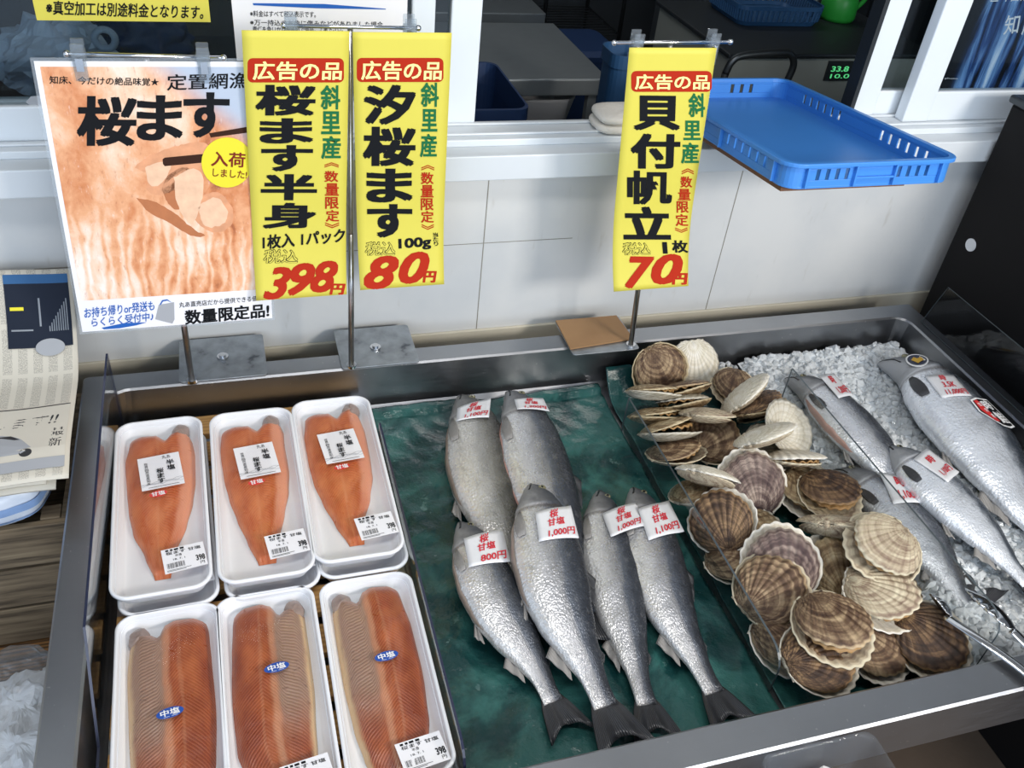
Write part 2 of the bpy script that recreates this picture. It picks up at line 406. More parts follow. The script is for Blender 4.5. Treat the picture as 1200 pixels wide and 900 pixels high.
    M['hinge'] = plain('orange_hinge', hx('b5713f'), .5, var=.3, vscale=120)
    N = NT('green_display'); N.set(Base_Color=(.02, .05, .03), Emission_Color=(.15, 1, .35), Emission_Strength=.6); M['led'] = N.m
    M['machine'] = plain('beige_machine', hx('9c9f98'), .5, var=.05)
    M['sack'] = plain('tan_sack', hx('8b6d49'), .8, var=.3, vscale=20)
    N = NT('icefall_photo'); uv = N.coord('UV'); s = N.sep(uv)
    st = N.noise(N.map(uv, (9, 1.0, 1)), 1.0, 5, .6, .4)
    c = N.ramp(st, [(.42, hx('0b0f18')), (.50, hx('2f4f86')), (.58, hx('7ba6d8')), (.66, hx('d2e2f4'))])
    c = N.mix(N.step(s[0], .40, .30), c, hx('15181d')); c = N.mix(N.step(s[1], .82, .95), c, hx('1a1d22'))
    N.set(Base_Color=c, Roughness=.4); M['icefall'] = N.m
build_materials()

# ------------------------------------------------------------------ mesh helpers
def wm(o):
    m = o.matrix_basis.copy(); p = o.parent
    while p: m = p.matrix_basis @ m; p = p.parent
    return m
class MB:
    def __init__(s): s.v = []; s.f = []; s.mi = []; s.uv = {}
    def vert(s, p, uv=None):
        s.v.append(tuple(p))
        if uv is not None: s.uv[len(s.v) - 1] = uv
        return len(s.v) - 1
    def face(s, idx, m=0): s.f.append(tuple(idx)); s.mi.append(m)
    def box(s, lo, hi, m=0, M=None):
        b = len(s.v)
        for x in (lo[0], hi[0]):
            for y in (lo[1], hi[1]):
                for z in (lo[2], hi[2]):
                    p = Vector((x, y, z)); s.v.append(tuple(M @ p if M else p))
        for q in ((0, 1, 3, 2), (4, 6, 7, 5), (0, 4, 5, 1), (2, 3, 7, 6), (0, 2, 6, 4), (1, 5, 7, 3)): s.face([b + i for i in q], m)
        return s
    def grid(s, fn, nu, nv, m=0, closed_u=False, uvfn=None):
        b = len(s.v); cu = nu if closed_u else nu + 1
        for j in range(nv + 1):
            for i in range(cu):
                u, v = i / nu, j / nv
                s.vert(fn(u, v), uvfn(u, v) if uvfn else (u, v))
        for j in range(nv):
            for i in range(nu):
                a = b + j * cu + i; c = b + j * cu + (i + 1) % cu
                s.face((a, c, c + cu, a + cu), m)
        return b
    def tube(s, path, r, n=8, m=0, caps=True):
        path = [Vector(p) for p in path]; b = len(s.v); up = None
        for k, p in enumerate(path):
            t = (path[min(k + 1, len(path) - 1)] - path[max(k - 1, 0)]).normalized()
            if up is None:
                up = t.orthogonal().normalized()
            else:
                up = (up - t * up.dot(t)).normalized()
            w = t.cross(up); rr = r[k] if isinstance(r, (list, tuple)) else r
            for i in range(n):
                a = 2 * PI * i / n; s.vert(p + (up * math.cos(a) + w * math.sin(a)) * rr, (k / max(1, len(path) - 1), i / n))
        for k in range(len(path) - 1):
            for i in range(n):
                s.face((b + k * n + i, b + k * n + (i + 1) % n, b + (k + 1) * n + (i + 1) % n, b + (k + 1) * n + i), m)
        if caps:
            s.face([b + i for i in range(n)][::-1], m); s.face([b + (len(path) - 1) * n + i for i in range(n)], m)
        return s
    def prism(s, poly, d, m=0, side=None):
        """poly: list of 3D points (flat), extruded by vector d"""
        b = len(s.v); n = len(poly); d = Vector(d)
        for p in poly: s.vert(p)
        for p in poly: s.vert(Vector(p) + d)
        s.face([b + i for i in range(n)][::-1], m); s.face([b + n + i for i in range(n)], m)
        for i in range(n): s.face((b + i, b + (i + 1) % n, b + n + (i + 1) % n, b + n + i), m if side is None else side)
        return s
    def sphere(s, c, r, nu=14, nv=8, m=0, sc=(1, 1, 1), R=None):
        c = Vector(c)
        def fn(u, v):
            a = 2 * PI * u; e = PI * (v - .5)
            p = Vector((math.cos(a) * math.cos(e) * sc[0], math.sin(a) * math.cos(e) * sc[1], math.sin(e) * sc[2])) * r
            return c + (R @ p if R else p)
        s.grid(fn, nu, nv, m, True); return s
    def rings(s, rings, m=0, cap0=True, cap1=True):
        b = len(s.v); n = len(rings[0])
        for r in rings:
            for p in r: s.vert(p)
        for k in range(len(rings) - 1):
            for i in range(n): s.face((b + k * n + i, b + k * n + (i + 1) % n, b + (k + 1) * n + (i + 1) % n, b + (k + 1) * n + i), m)
        if cap0: s.face([b + i for i in range(n)][::-1], m)
        if cap1: s.face([b + (len(rings) - 1) * n + i for i in range(n)], m)
        return s
    def build(s, name, mats, parent=None, smooth=False, bevel=0, solid=0, sub=0, world=True, offset=1.0):
        if not isinstance(mats, (list, tuple)): mats = [mats]
        vs = s.v
        if parent is not None and world:
            inv = wm(parent).inverted(); vs = [tuple(inv @ Vector(p)) for p in vs]
        me = bpy.data.meshes.new(name); me.from_pydata(vs, [], s.f); me.update()
        for m in mats: me.materials.append(MAT[m])
        me.polygons.foreach_set('material_index', s.mi)
        if smooth: me.polygons.foreach_set('use_smooth', [True] * len(s.f))
        if s.uv:
            l = me.uv_layers.new(name='UVMap'); d = [0.0] * (2 * len(me.loops))
            for k, lp in enumerate(me.loops):
                q = s.uv.get(lp.vertex_index, (0, 0)); d[2 * k] = q[0]; d[2 * k + 1] = q[1]
            l.data.foreach_set('uv', d)
        o = bpy.data.objects.new(name, me); COL.objects.link(o)
        if parent is not None: o.parent = parent
        if solid:
            md = o.modifiers.new('solidify', 'SOLIDIFY'); md.thickness = solid; md.offset = offset
        if bevel:
            md = o.modifiers.new('bevel', 'BEVEL'); md.width = bevel; md.segments = 2; md.limit_method = 'ANGLE'
        if sub:
            md = o.modifiers.new('subdivision', 'SUBSURF'); md.levels = sub; md.render_levels = sub
        return o
def tag(o, label, cat, group=None):
    o['label'] = label; o['category'] = cat
    if group: o['group'] = group
    return o
def thing(name, label, cat, loc=(0, 0, 0), rot=(0, 0, 0), group=None):
    o = bpy.data.objects.new(name, None); COL.objects.link(o)
    o.empty_display_size = .03
    o.location = loc; o.rotation_euler = rot
    return tag(o, label, cat, group)
def struct(name, mb, mat, **kw):
    o = mb.build(name, mat, **kw); o['kind'] = 'structure'; return o
def box(name, lo, hi, mat, parent=None, bevel=.002, M=None):
    return MB().box(lo, hi, M=M).build(name, mat, parent, bevel=bevel)
def copy_tree(o, parent=None):
    c = o.copy(); COL.objects.link(c)
    if parent is not None: c.parent = parent
    for ch in list(o.children): copy_tree(ch, c)
    return c
def part_label(o, t): o['label'] = t; return o
def rr(w, h, r, n=6):
    """rounded rectangle outline centred at 0"""
    out = []
    for cx, cy, a0 in ((w / 2 - r, h / 2 - r, 0), (-w / 2 + r, h / 2 - r, 90), (-w / 2 + r, -h / 2 + r, 180), (w / 2 - r, -h / 2 + r, 270)):
        for k in range(n + 1):
            a = math.radians(a0 + 90 * k / n); out.append((cx + r * math.cos(a), cy + r * math.sin(a)))
    return out
def catmull(P, n):
    P = [Vector(p) for p in P]; Q = [P[0] * 2 - P[1]] + P + [P[-1] * 2 - P[-2]]; out = []
    for k in range(len(P) - 1):
        a, b, c, d = Q[k:k + 4]
        for i in range(n):
            t = i / n
            out.append(.5 * ((2 * b) + (c - a) * t + (2 * a - 5 * b + 4 * c - d) * t * t + (3 * b - a - 3 * c + d) * t ** 3))
    return out + [P[-1]]
def interp(tab, x):
    for (x0, y0), (x1, y1) in zip(tab, tab[1:]):
        if x <= x1:
            t = max(0, (x - x0) / (x1 - x0)); t = t * t * (3 - 2 * t) * .5 + t * .5
            return y0 + (y1 - y0) * t
    return tab[-1][1]

# ------------------------------------------------------------------ lettering
_gl = {}
def glyphs(s, bold=0.0, shear=0.0):
    """outline mesh of a text fitted to the unit square; bold strokes are made of shifted copies"""
    k = (s, bold, shear)
    if k not in _gl:
        c = bpy.data.curves.new('t', 'FONT'); c.body = s; c.offset = min(bold, .008); c.shear = shear; c.resolution_u = 3
        o = bpy.data.objects.new('t', c); me = o.to_mesh()
        vs = [(v.co.x, v.co.y, 0) for v in me.vertices]; fs = [tuple(p.vertices) for p in me.polygons]
        o.to_mesh_clear(); bpy.data.objects.remove(o); bpy.data.curves.remove(c)
        b = max(0, bold - .008)
        if b > .002:
            v2, f2 = [], []
            for kk, (dx, dy) in enumerate(((b, b * .7), (-b, b * .7), (b, -b * .7), (-b, -b * .7), (0, 0))):
                n = len(v2); v2 += [(x + dx, y + dy, kk * .00005) for x, y, z in vs]; f2 += [tuple(q + n for q in f) for f in fs]
            vs, fs = v2, f2
        x0 = min(v[0] for v in vs); x1 = max(v[0] for v in vs); y0 = min(v[1] for v in vs); y1 = max(v[1] for v in vs)
        vs = [((x - x0) / (x1 - x0), (y - y0) / max(1e-6, y1 - y0), z) for x, y, z in vs]
        _gl[k] = (vs, fs)
    return _gl[k]
class Sheet:
    """a flat printed thing: O top-left, U across, V down (real size); fn bends (u,v,lift)->world"""
    def __init__(s, O, U, V, fn=None):
        s.O, s.U, s.V = Vector(O), Vector(U), Vector(V)
        s.N = s.V.cross(s.U).normalized()
        s.fn = fn or (lambda u, v, h: s.O + s.U * u + s.V * v + s.N * h)
    def px(s, x, y):
        d = ray(x, y); A = Matrix((s.U, s.V, -d)).transposed()
        r = A.inverted() @ (O0 - s.O); return r[0], r[1]
    def text(s, mb, txt, lb, rb, lt, m=0, bold=.0, shear=0.0, h=.0004, px=True):
        """lower-left, lower-right, upper-left corners (pixels or uv)"""
        if px: lb, rb, lt = s.px(*lb), s.px(*rb), s.px(*lt)
        vs, fs = glyphs(txt, bold, shear); b = len(mb.v)
        for x, y, z in vs:
            u = lb[0] + (rb[0] - lb[0]) * x + (lt[0] - lb[0]) * y; v = lb[1] + (rb[1] - lb[1]) * x + (lt[1] - lb[1]) * y
            mb.vert(s.fn(u, v, h + z))
        for f in fs: mb.face([b + i for i in f], m)
    def tb(s, mb, txt, x0, y0, x1, y1, m=0, bold=.0, shear=0.0, h=.0004, px=True):
        s.text(mb, txt, (x0, y1), (x1, y1), (x0, y0), m, bold, shear, h, px)
    def poly(s, mb, pts, m=0, h=.0003, px=True):
        b = len(mb.v)
        for p in pts:
            u, v = s.px(*p) if px else p
            mb.vert(s.fn(u, v, h), (u, 1 - v))
        mb.face([b + i for i in range(len(pts))], m)
    def rect(s, mb, x0, y0, x1, y1, m=0, h=.0003, px=True, r=0, nu=1, nv=1):
        if r:
            w, hh = abs(x1 - x0), abs(y1 - y0)
            s.poly(mb, [((x0 + x1) / 2 + a, (y0 + y1) / 2 + b) for a, b in rr(w, hh, r, 5)], m, h, px)
        elif nu == 1 and nv == 1: s.poly(mb, [(x0, y0), (x1, y0), (x1, y1), (x0, y1)], m, h, px)
        else:
            if px: (x0, y0), (x1, y1) = s.px(x0, y0), s.px(x1, y1)
            mb.grid(lambda u, v: s.fn(x0 + (x1 - x0) * u, y0 + (y1 - y0) * v, h), nu, nv, m)
    def oval(s, mb, cx, cy, rx, ry, m=0, h=.0003, px=True, n=28):
        s.poly(mb, [(cx + rx * math.cos(2 * PI * i / n), cy + ry * math.sin(2 * PI * i / n)) for i in range(n)], m, h, px)

# ================================================================== SETTING
RIM = 0.70; YW = 1.30; YG = 1.345
LED = 1.020
struct('floor', MB().box((-2.6, -2.0, -.1), (3.4, YW, 0.0)), 'floor')
struct('ceiling', MB().box((-2.6, -1.1, 2.65), (3.4, YW + .1, 2.75)), 'ceil')
wb = MB()
wb.box((-2.6, YW, 0), (3.4, YW + .10, LED - .04), 0)
wb.box((-2.6, YW + .02, 1.98), (3.4, YW + .10, 2.65), 0)
wb.box((-2.6, YW + .02, LED - .04), (-1.0, YW + .10, 1.98), 0); wb.box((2.3, YW + .02, LED - .04), (3.4, YW + .10, 1.98), 0)
for px in (573, 868, -60):      # panel joints
    a = aty(px, 210, YW)
    wb.box((a.x - .0008, YW - .0006, .3), (a.x + .0008, YW + .001, LED - .042), 1)
wb.box((-.30, YW - .0005, .845), (.56, YW + .001, .8462), 1)
struct('wall_back', wb, ['siding', 'seam'])
struct('baseboard_back', MB().box((-2.6, YW - .006, 0), (3.4, YW, .668)), 'cream', bevel=.002)
# window ledge
lb = MB().box((-1.2, YW - .035, LED - .042), (2.4, YW + .09, LED), 0)
lb.box((-1.2, YW + .0, LED), (2.4, YW + .075, LED + .012), 0)
lb.box((-1.2, YW + .015, LED + .012), (2.4, YW + .022, LED + .016), 0); lb.box((-1.2, YW + .055, LED + .012), (2.4, YW + .062, LED + .016), 0)
struct('trim_ledge', lb, 'ledge', bevel=.002)
# sliding sashes
def frame(name, x0, x1, z0, z1, y0, y1, wl, wr, wbm, wt, glass=True):
    m = MB()
    m.box((x0, y0, z0), (x0 + wl, y1, z1)); m.box((x1 - wr, y0, z0), (x1, y1, z1))
    m.box((x0 + wl, y0 + .003, z0), (x1 - wr, y1 - .003, z0 + wbm)); m.box((x0 + wl, y0 + .003, z1 - wt), (x1 - wr, y1 - .003, z1))
    o = struct(name, m, 'frame', bevel=.0025)
    if glass:
        g = MB().box((x0 + wl, (y0 + y1) / 2 - .002, z0 + wbm), (x1 - wr, (y0 + y1) / 2 + .002, z1 - wt)).build('pane', 'glass', o)
        g['kind'] = 'structure'
    return o
ZT = 1.95
frame('window_1', -1.02, .305, LED + .012, ZT, YG - .015, YG + .010, .05, .034, .050, .05)
frame('window_2', -.62, .385, LED + .012, ZT, YG + .018, YG + .042, .05, .048, .046, .05)
w1 = aty(1048, 0, YG).x
frame('window_3', 1.105, 2.25, LED + .012, ZT, YG + .018, YG + .042, .048, .05, .046, .05)
frame('window_4', 1.195, 2.32, LED + .012, ZT, YG - .015, YG + .010, .056, .05, .056, .05)
m = MB().box((1.095, YG + .014, LED + .02), (1.104, YG + .045, ZT)); struct('trim_gasket', m, 'gasket')
# the dark workroom behind the window
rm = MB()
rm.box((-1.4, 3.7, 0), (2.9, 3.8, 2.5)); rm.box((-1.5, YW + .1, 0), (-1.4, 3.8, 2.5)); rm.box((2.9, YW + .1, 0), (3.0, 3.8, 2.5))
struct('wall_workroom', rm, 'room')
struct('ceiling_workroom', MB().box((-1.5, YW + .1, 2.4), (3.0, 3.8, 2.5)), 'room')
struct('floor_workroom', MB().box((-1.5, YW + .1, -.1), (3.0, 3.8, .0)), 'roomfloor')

# ================================================================== TANK
T = thing('display_tank', 'shallow stainless steel display tank holding the fish, trays and ice', 'tank', (.5, .8, 0))
XL, XR, YF, YB = -.253, 1.275, .410, 1.216          # outer rim
xl, xr, yf, yb = -.212, 1.232, .455, 1.173          # inner edge
FLZ = .612
def ring_rr(x0, x1, y0, y1, r, z, n=5): return [Vector(((x0 + x1) / 2 + a, (y0 + y1) / 2 + b, z)) for a, b in rr(x1 - x0, y1 - y0, r, n)]
tb = MB()
tb.rings([ring_rr(XL + .008, XR - .008, YF + .008, YB - .004, .006, RIM - .085), ring_rr(XL, XR, YF, YB, .006, RIM - .08), ring_rr(XL, XR, YF, YB, .006, RIM - .003), ring_rr(XL + .003, XR - .003, YF + .003, YB - .003, .006, RIM),
          ring_rr(xl - .003, xr + .003, yf - .003, yb + .003, .03, RIM), ring_rr(xl, xr, yf, yb, .028, RIM - .003), ring_rr(xl + .004, xr - .004, yf + .004, yb - .002, .018, FLZ + .008), ring_rr(xl + .012, xr - .012, yf + .012, yb - .010, .012, FLZ)], 0, False, True)
tb.build('basin', 'steel', T)
for (a, b) in ((XL + .10, YF + .30), (XR - .16, YF + .30), (XL + .10, YB - .06), (XR - .16, YB - .06)):
    box('leg', (a - .02, b - .02, 0), (a + .02, b + .02, FLZ - .0305), 'darksteel', T)
un = MB().box((XL + .03, YF + .10, FLZ - .03), (XR - .03, YB - .02, FLZ - .01)); un.build('under_frame', 'darksteel', T)

# ================================================================== CLEAR PANELS
def plate_x(name, label, x, poly, mats=('acrylic', 'acryledge'), th=.003):
    m = MB().prism([(x, y, z) for y, z in poly], (th, 0, 0), 0, 1)
    o = m.build(name, list(mats)); return tag(o, label, 'divider', 'clear acrylic dividers on the tank')
plate_x('acrylic_divider', 'clear acrylic guard along the left rim, beside the packed fillets', -.2035,
        [(1.155, FLZ + .0008), (1.155, .783), (.682, .762), (.630, .690), (.605, .652), (.52, .650), (.5, FLZ + .0008)])
def rc(y0, y1, z0, z1, r, front=True):
    P = [(y1, z0), (y1, z1)]
    for k in range(6):
        a = PI / 2 * k / 5; P.append((y0 + r - r * math.sin(a), z1 - r + r * math.cos(a)))
    return P + [(y0, z0)]
plate_x('acrylic_divider', 'clear acrylic divider between the fillet packs and the green sheet', .1745, rc(.480, 1.035, FLZ + .0008, .697, .03))
plate_x('acrylic_divider', 'clear acrylic divider between the salted trout and the scallops', .589, rc(.520, 1.035, FLZ + .0008, .691, .03), ('acrylic', 'acryledge2'))
plate_x('acrylic_divider', 'clear acrylic divider between the scallop heap and the ice', .866, rc(.478, 1.005, FLZ + .0008, .742, .03), ('acrylic', 'acryledge2'))
plate_x('acrylic_guard', 'tall smoky acrylic guard on the right rim, before the black cabinet', 1.252, [(1.150, RIM + .001), (1.125, .796), (.45, .800), (.45, RIM + .001)], ('smoke', 'acryledge2'))

# ================================================================== PALLET
PT = .648
pl = thing('slatted_wooden_board', 'yellow pine slatted board under the white fillet trays', 'board', (0, .8, FLZ))
y = 1.155; k = 0
while y > .53:
    w = .044
    m = MB().box((-.193, y - w, PT - .012), (.166, y, PT)); m.build('slat', 'slat', pl, bevel=.0015); y -= w + .018; k += 1
for x in (-.17, -.015, .14):
    box('bearer', (x - .016, .476, FLZ + .001), (x + .016, 1.154, PT - .0125), 'slat', pl)

# ================================================================== FILLET PACKS
def tray_mesh():
    m = MB(); w, h, H = .120, .330, .024
    def R(dw, r, z): return [Vector((a, b, z)) for a, b in rr(w - dw, h - dw, r, 7)]
    m.rings([R(.026, .012, 0), R(.022, .013, .001), R(.004, .022, H - .006), R(0, .024, H - .004), R(0, .024, H - .001), R(.002, .023, H), R(.007, .021, H),
             R(.009, .020, H - .001), R(.012, .020, H - .008), R(.014, .019, H - .0075), R(.026, .013, .0055), R(.034, .010, .0045)], 0)
    return m
def label_plate(sheet, mb):
    """price label: white slip with barcode, made in a local sheet"""
    sheet.rect(mb, 0, 0, 1, 1, 0, 0.0, px=False)
    for a, b in ((.10, .17), (.21, .27), (.30, .40), (.44, .53)): sheet.rect(mb, a, .05, b, .12, 1, px=False)
    sheet.tb(mb, '桜ます 甘塩', .10, .14, .92, .27, 1, .01, px=False)
    sheet.tb(mb, '半身', .30, .29, .46, .40, 1, .0, px=False)
    sheet.tb(mb, '18. 7. 1', .24, .46, .52, .53, 1, .01, px=False)
    for i, bw in enumerate((1, 2, 1, 1, 3, 1, 2, 1, 1, 2, 3, 1, 1, 2, 1, 3, 1, 1, 2, 1)):
        x = .08 + i * .021; sheet.rect(mb, x, .62, x + .006 * min(bw, 2.2), .83, 1, px=False)
    sheet.tb(mb, '398', .76, .52, .97, .76, 1, .03, px=False)
    sheet.tb(mb, '円', .84, .80, .94, .92, 1, .01, px=False)
    sheet.rect(mb, .06, .89, .62, .905, 1, px=False); sheet.rect(mb, .06, .93, .5, .945, 1, px=False)
def brand_label(sheet, mb):
    sheet.rect(mb, 0, 0, 1, 1, 0, 0.0, px=False)
    for i, c in enumerate('半塩'): sheet.tb(mb, c, .66, .20 + .165 * i, .85, .355 + .165 * i, 1, .02, px=False)
    for i, c in enumerate('桜ます'): sheet.tb(mb, c, .40, .42 + .155 * i, .57, .56 + .155 * i, 1, .02, px=False)
    for i, c in enumerate('世界自然遺産知床'): sheet.tb(mb, c, .14, .19 + .086 * i, .225, .27 + .086 * i, 1, .0, px=False)
    sheet.tb(mb, '丸あ', .58, .04, .78, .15, 1, .0, px=False)
    for k in range(3):      # grey brush waves
        pts = [(x / 12, .90 - .02 * k - .10 * abs(math.sin(x * .55 + k)) * (.4 + x / 20)) for x in range(13)]
        sheet.poly(mb, pts + [(x, y + .008) for x, y in pts[::-1]], 2, .0002, px=False)
    sheet.rect(mb, .16, .945, .88, .955, 1, px=False)
_film_bvh = None
# fillet outlines in pack space (x across, y along; head end +y), rows of (t, left, right)
def fillet_mesh(rows, top, H, seed, skin=False):
    m = MB(); L = [(t, l) for t, l, r in rows]; Rr = [(t, r) for t, l, r in rows]
    NU, NV = 26, 44
    def pos(a, b, lift=True):
        v0 = interp(top, a); v = v0 + (1 - v0) * b
        l, r = interp(L, v), interp(Rr, v)
        x = l + (r - l) * a; yv = .150 - (.278 if not skin else .300) * v
        e = max(0.0, 1 - (2 * a - 1) ** 4) ** .5 * min(1, max(0.0, (1 - b) * 9)) ** .5 * min(1, b * 14 + .25) ** .5
        z = .0052 + H * e * (1 - .35 * b) + .0012 * noise.noise((x * 60 + seed, yv * 40, seed)) * e
        return Vector((x, yv, z if lift else .0049))
    m.grid(lambda a, b: pos(a, b), NU, NV, 0, False, lambda a, b: (a, b))
    # skin underneath and at the edge
    b0 = len(m.v); edge = [(i / NU, 0) for i in range(NU)] + [(1, j / NV) for j in range(NV)] + [(1 - i / NU, 1) for i in range(NU)] + [(0, 1 - j / NV) for j in range(NV)]
    for a, b in edge: p = pos(a, b); m.vert(p, (a, b))
    for a, b in edge: p = pos(a, b, False); c = Vector((0, 0, 0)); m.vert((p.x * .985, p.y * .99, p.z), (a, b))
    n = len(edge)
    for i in range(n): m.face((b0 + i, b0 + n + i, b0 + n + (i + 1) % n, b0 + (i + 1) % n), 1)
    return m, pos
BACKROWS = [(0, -.040, .043), (.06, -.043, .043), (.2, -.047, .045), (.4, -.046, .045), (.55, -.042, .041), (.7, -.034, .031), (.85, -.022, .018), (1, -.011, .010)]
BACKTOP = [(0, .045), (.18, .03), (.42, .035), (.58, .085), (.70, .03), (.82, .0), (.92, .015), (1, .10)]
FR_L = [(0, -.043, .040), (.08, -.046, .043), (.25, -.047, .047), (.5, -.046, .048), (.75, -.041, .044), (.9, -.036, .036), (1, -.028, .028)]
FR_T = [(0, .10), (.06, .05), (.16, .03), (.26, .06), (.36, .085), (.46, .02), (.6, .0), (.85, .005), (1, .03)]
TRAY0 = None
def pack(cx, cy, z, rz, label, kind, seed, labels=True, mirror=False, group=None, widen=1.0):
    global TRAY0
    t = thing('fillet_pack', label, 'packed fish', (cx, cy, z), (0, 0, rz), group)
    if TRAY0 is None:
        TRAY0 = tray_mesh().build('tray', 'foam', t, smooth=True, world=False)
        md = TRAY0.modifiers.new('edge', 'EDGE_SPLIT'); md.split_angle = math.radians(50)
    else:
        o = TRAY0.copy(); COL.objects.link(o); o.parent = t
    sg = -1 if mirror else 1
    rows, top, H = (BACKROWS, BACKTOP, .016) if kind == 'amashio' else (FR_L, FR_T, .017)
    rnd = random.Random(seed)
    rows = [(v, l + rnd.uniform(-.002, .002), r + rnd.uniform(-.002, .002)) for v, l, r in rows]
    if mirror: rows = [(v, -r, -l) for v, l, r in rows]; top = [(1 - a, v) for a, v in top][::-1]
    fm, pos = fillet_mesh(rows, top, H, seed, kind != 'amashio')
    if mirror:
        fm.uv = {k: (1 - q[0], q[1]) for k, q in fm.uv.items()}
    fo = fm.build('salmon_fillet', ['fillet' if kind == 'amashio' else 'filletb', 'skinedge'], t, smooth=True, world=False)
    # grey collar lobe at the head end
    ca = (.82 if kind == 'amashio' else .13)
    if mirror: ca = 1 - ca
    c = pos(ca, .015); mb = MB()
    mb.grid(lambda u, v: Vector((c.x, c.y - .006, c.z - .004)) + Vector((math.cos(2 * PI * u) * math.cos(PI * (v - .5)) * .0125, math.sin(2 * PI * u) * math.cos(PI * (v - .5)) * .019, math.sin(PI * (v - .5)) * .0085)) * (1 + .22 * noise.noise((u * 7 + seed, v * 5, seed))), 22, 12, 0, True)
    o = mb.build('collar', 'collar', t, smooth=True, world=False)
    # stretch film
    fb = MB(); w, h = .1175, .3275
    def fz(x, y): return .0238 + (.0022 * max(0, 1 - (x / .05) ** 2) * max(0, 1 - (y / .15) ** 2)) + .00035 * noise.noise((x * 120 + seed, y * 35, 3))
    fb.grid(lambda u, v: Vector(((u - .5) * w * (1 - .05 * (abs(2 * v - 1) > .97)), (v - .5) * h, fz((u - .5) * w, (v - .5) * h))), 16, 30)
    fb.build('wrap_film', 'film', t, smooth=True, world=False)
    def sh(x0, y1, w_, h_, ang):
        cu = Vector((math.cos(ang), math.sin(ang), 0)); cv = Vector((math.sin(ang), -math.cos(ang), 0))
        O = Vector((x0, y1, 0))
        def fn(u, v, hh):
            p = O + cu * w_ * u + cv * h_ * v
            return Vector((p.x, p.y, fz(p.x, p.y) + .0004 + hh))
        return Sheet(O, cu * w_, cv * h_, fn)
    if labels:
        if kind == 'amashio':
            s1 = sh(-.029, .080, .055, .067, .10); mb = MB()
            brand_label(s1, mb); part_label(mb.build('brand_label', ['paper', 'ink', 'greyink'], t, world=False), 'white brand label with black brush lettering')
            so = sh(-.014, .009, .023, .0115, .12); mb = MB(); so.oval(mb, .5, .5, .5, .5, 0, 0.0, px=False); so.tb(mb, '甘塩', .12, .15, .88, .85, 1, .02, px=False)
            part_label(mb.build('sticker', ['redsticker', 'white'], t, world=False), 'red oval sticker')
            s2 = sh(.000, -.098, .051, .040, .12); mb = MB(); label_plate(s2, mb)
            part_label(mb.build('price_label', ['paper', 'ink'], t, world=False), 'white printed price label')
        else:
            xo, yo = seed_pos[seed]
            so = sh(xo - .0145, yo + .009, .029, .0155, .13); mb = MB(); so.oval(mb, .5, .5, .5, .5, 0, 0.0, px=False); so.tb(mb, '中塩', .15, .16, .85, .78, 1, .02, px=False)
            so.rect(mb, .25, .84, .46, .87, 1, px=False); so.rect(mb, .54, .84, .75, .87, 1, px=False)
            part_label(mb.build('sticker', ['bluesticker', 'white'], t, world=False), 'blue oval sticker')
            s2 = sh(-.004, -.116, .052, .042, .14); mb = MB(); label_plate(s2, mb)
            part_label(mb.build('price_label', ['paper', 'ink'], t, world=False), 'white printed price label')
    return t
seed_pos = {14: (.0, -.01), 15: (.004, .025), 16: (.006, .013)}
g1, g2 = 'sweet salted fillet packs in the back row', 'medium salted fillet packs in the front row'
ZB = PT + .0005
def amid(px, py, z): return atz(px, py, z)
spots = [(188, 585, .045, 'leftmost'), (303, 571, .030, 'middle'), (403, 553, .02, 'rightmost')]
for k, (px, py, rz, w) in enumerate(spots):
    p = atz(px, py, ZB + .0475)
    q = p + Vector((.004, -.004, 0))
    where = {'leftmost': 'beside the left acrylic guard', 'middle': 'in the middle of the back row', 'rightmost': 'at the divider end of the back row'}[w]
    pack(q.x, q.y, ZB, rz - .01, 'hidden pack under the one ' + where, 'amashio', 31 + k, True, group='fillet packs stacked underneath')
    pack(p.x, p.y, ZB + .0275, rz - .02, 'top orange fillet pack with brand label, ' + where, 'amashio', 21 + k, group=g1)
fr = [(.0, 'left front foam pack of orange fillet with grey belly wall at left', 14, False),
      (.0, 'middle front foam pack of dark orange fillet, grey belly at right', 15, True),
      (.0, 'right front foam pack of bright orange fillet with price label, by the divider', 16, False)]
FZ = PT + .0005
for k, ((_, lab, sd, mir), xy) in enumerate(zip(fr, ((atz(146, 716, FZ + .024), atz(250, 704, FZ + .024)), (atz(262, 696, FZ + .024), atz(357, 684, FZ + .024)), (atz(376, 680, FZ + .024), atz(474, 666, FZ + .024))))):
    a, b = xy; c = (a + b) / 2
    pack(c.x + .001, c.y - .1445, FZ, (.02, .012, .0)[k], lab, 'chushio', sd, True, mir, g2).scale = (1, .86, 1)

# ================================================================== GREEN SHEETS
def wrinkle(x, y, s=0):
    a = 1 - abs(noise.noise((x * 9 + s, y * 7, .3))) * 2; b = 1 - abs(noise.noise((x * 21 + s, y * 17, 1.3))) * 2
    return max(0, .55 * a * a + .3 * b + .12 * noise.noise((x * 60, y * 50, s)))
def sheet_a(u, v):
    x = .1815 + (.5915 - .1815) * u; y = .474 + (1.157 - .474) * v
    z = FLZ + .002 + .009 * wrinkle(x, y)
    if v > .975: z += .006 + (.004 * math.sin(u * 9))
    return Vector((x, y, z))
m = MB(); m.grid(sheet_a, 90, 140)
tag(m.build('green_sheet', 'sheet', smooth=True, solid=.0008), 'wrinkled wet dark green sheet lying under the salted trout', 'sheet')
def sheet_b(u, v):
    x = .6005 + (.860 - .6005) * u; y = .474 + (1.157 - .474) * v
    z = FLZ + .002 + .009 * wrinkle(x, y, 5)
    e = max(0, (y - 1.09) / .067)
    if e > 0: z += .045 * e * e * (1 - .75 * max(0, min(1, (u - .15) / .5)))
    return Vector((x, y, z))
m = MB(); m.grid(sheet_b, 70, 140)
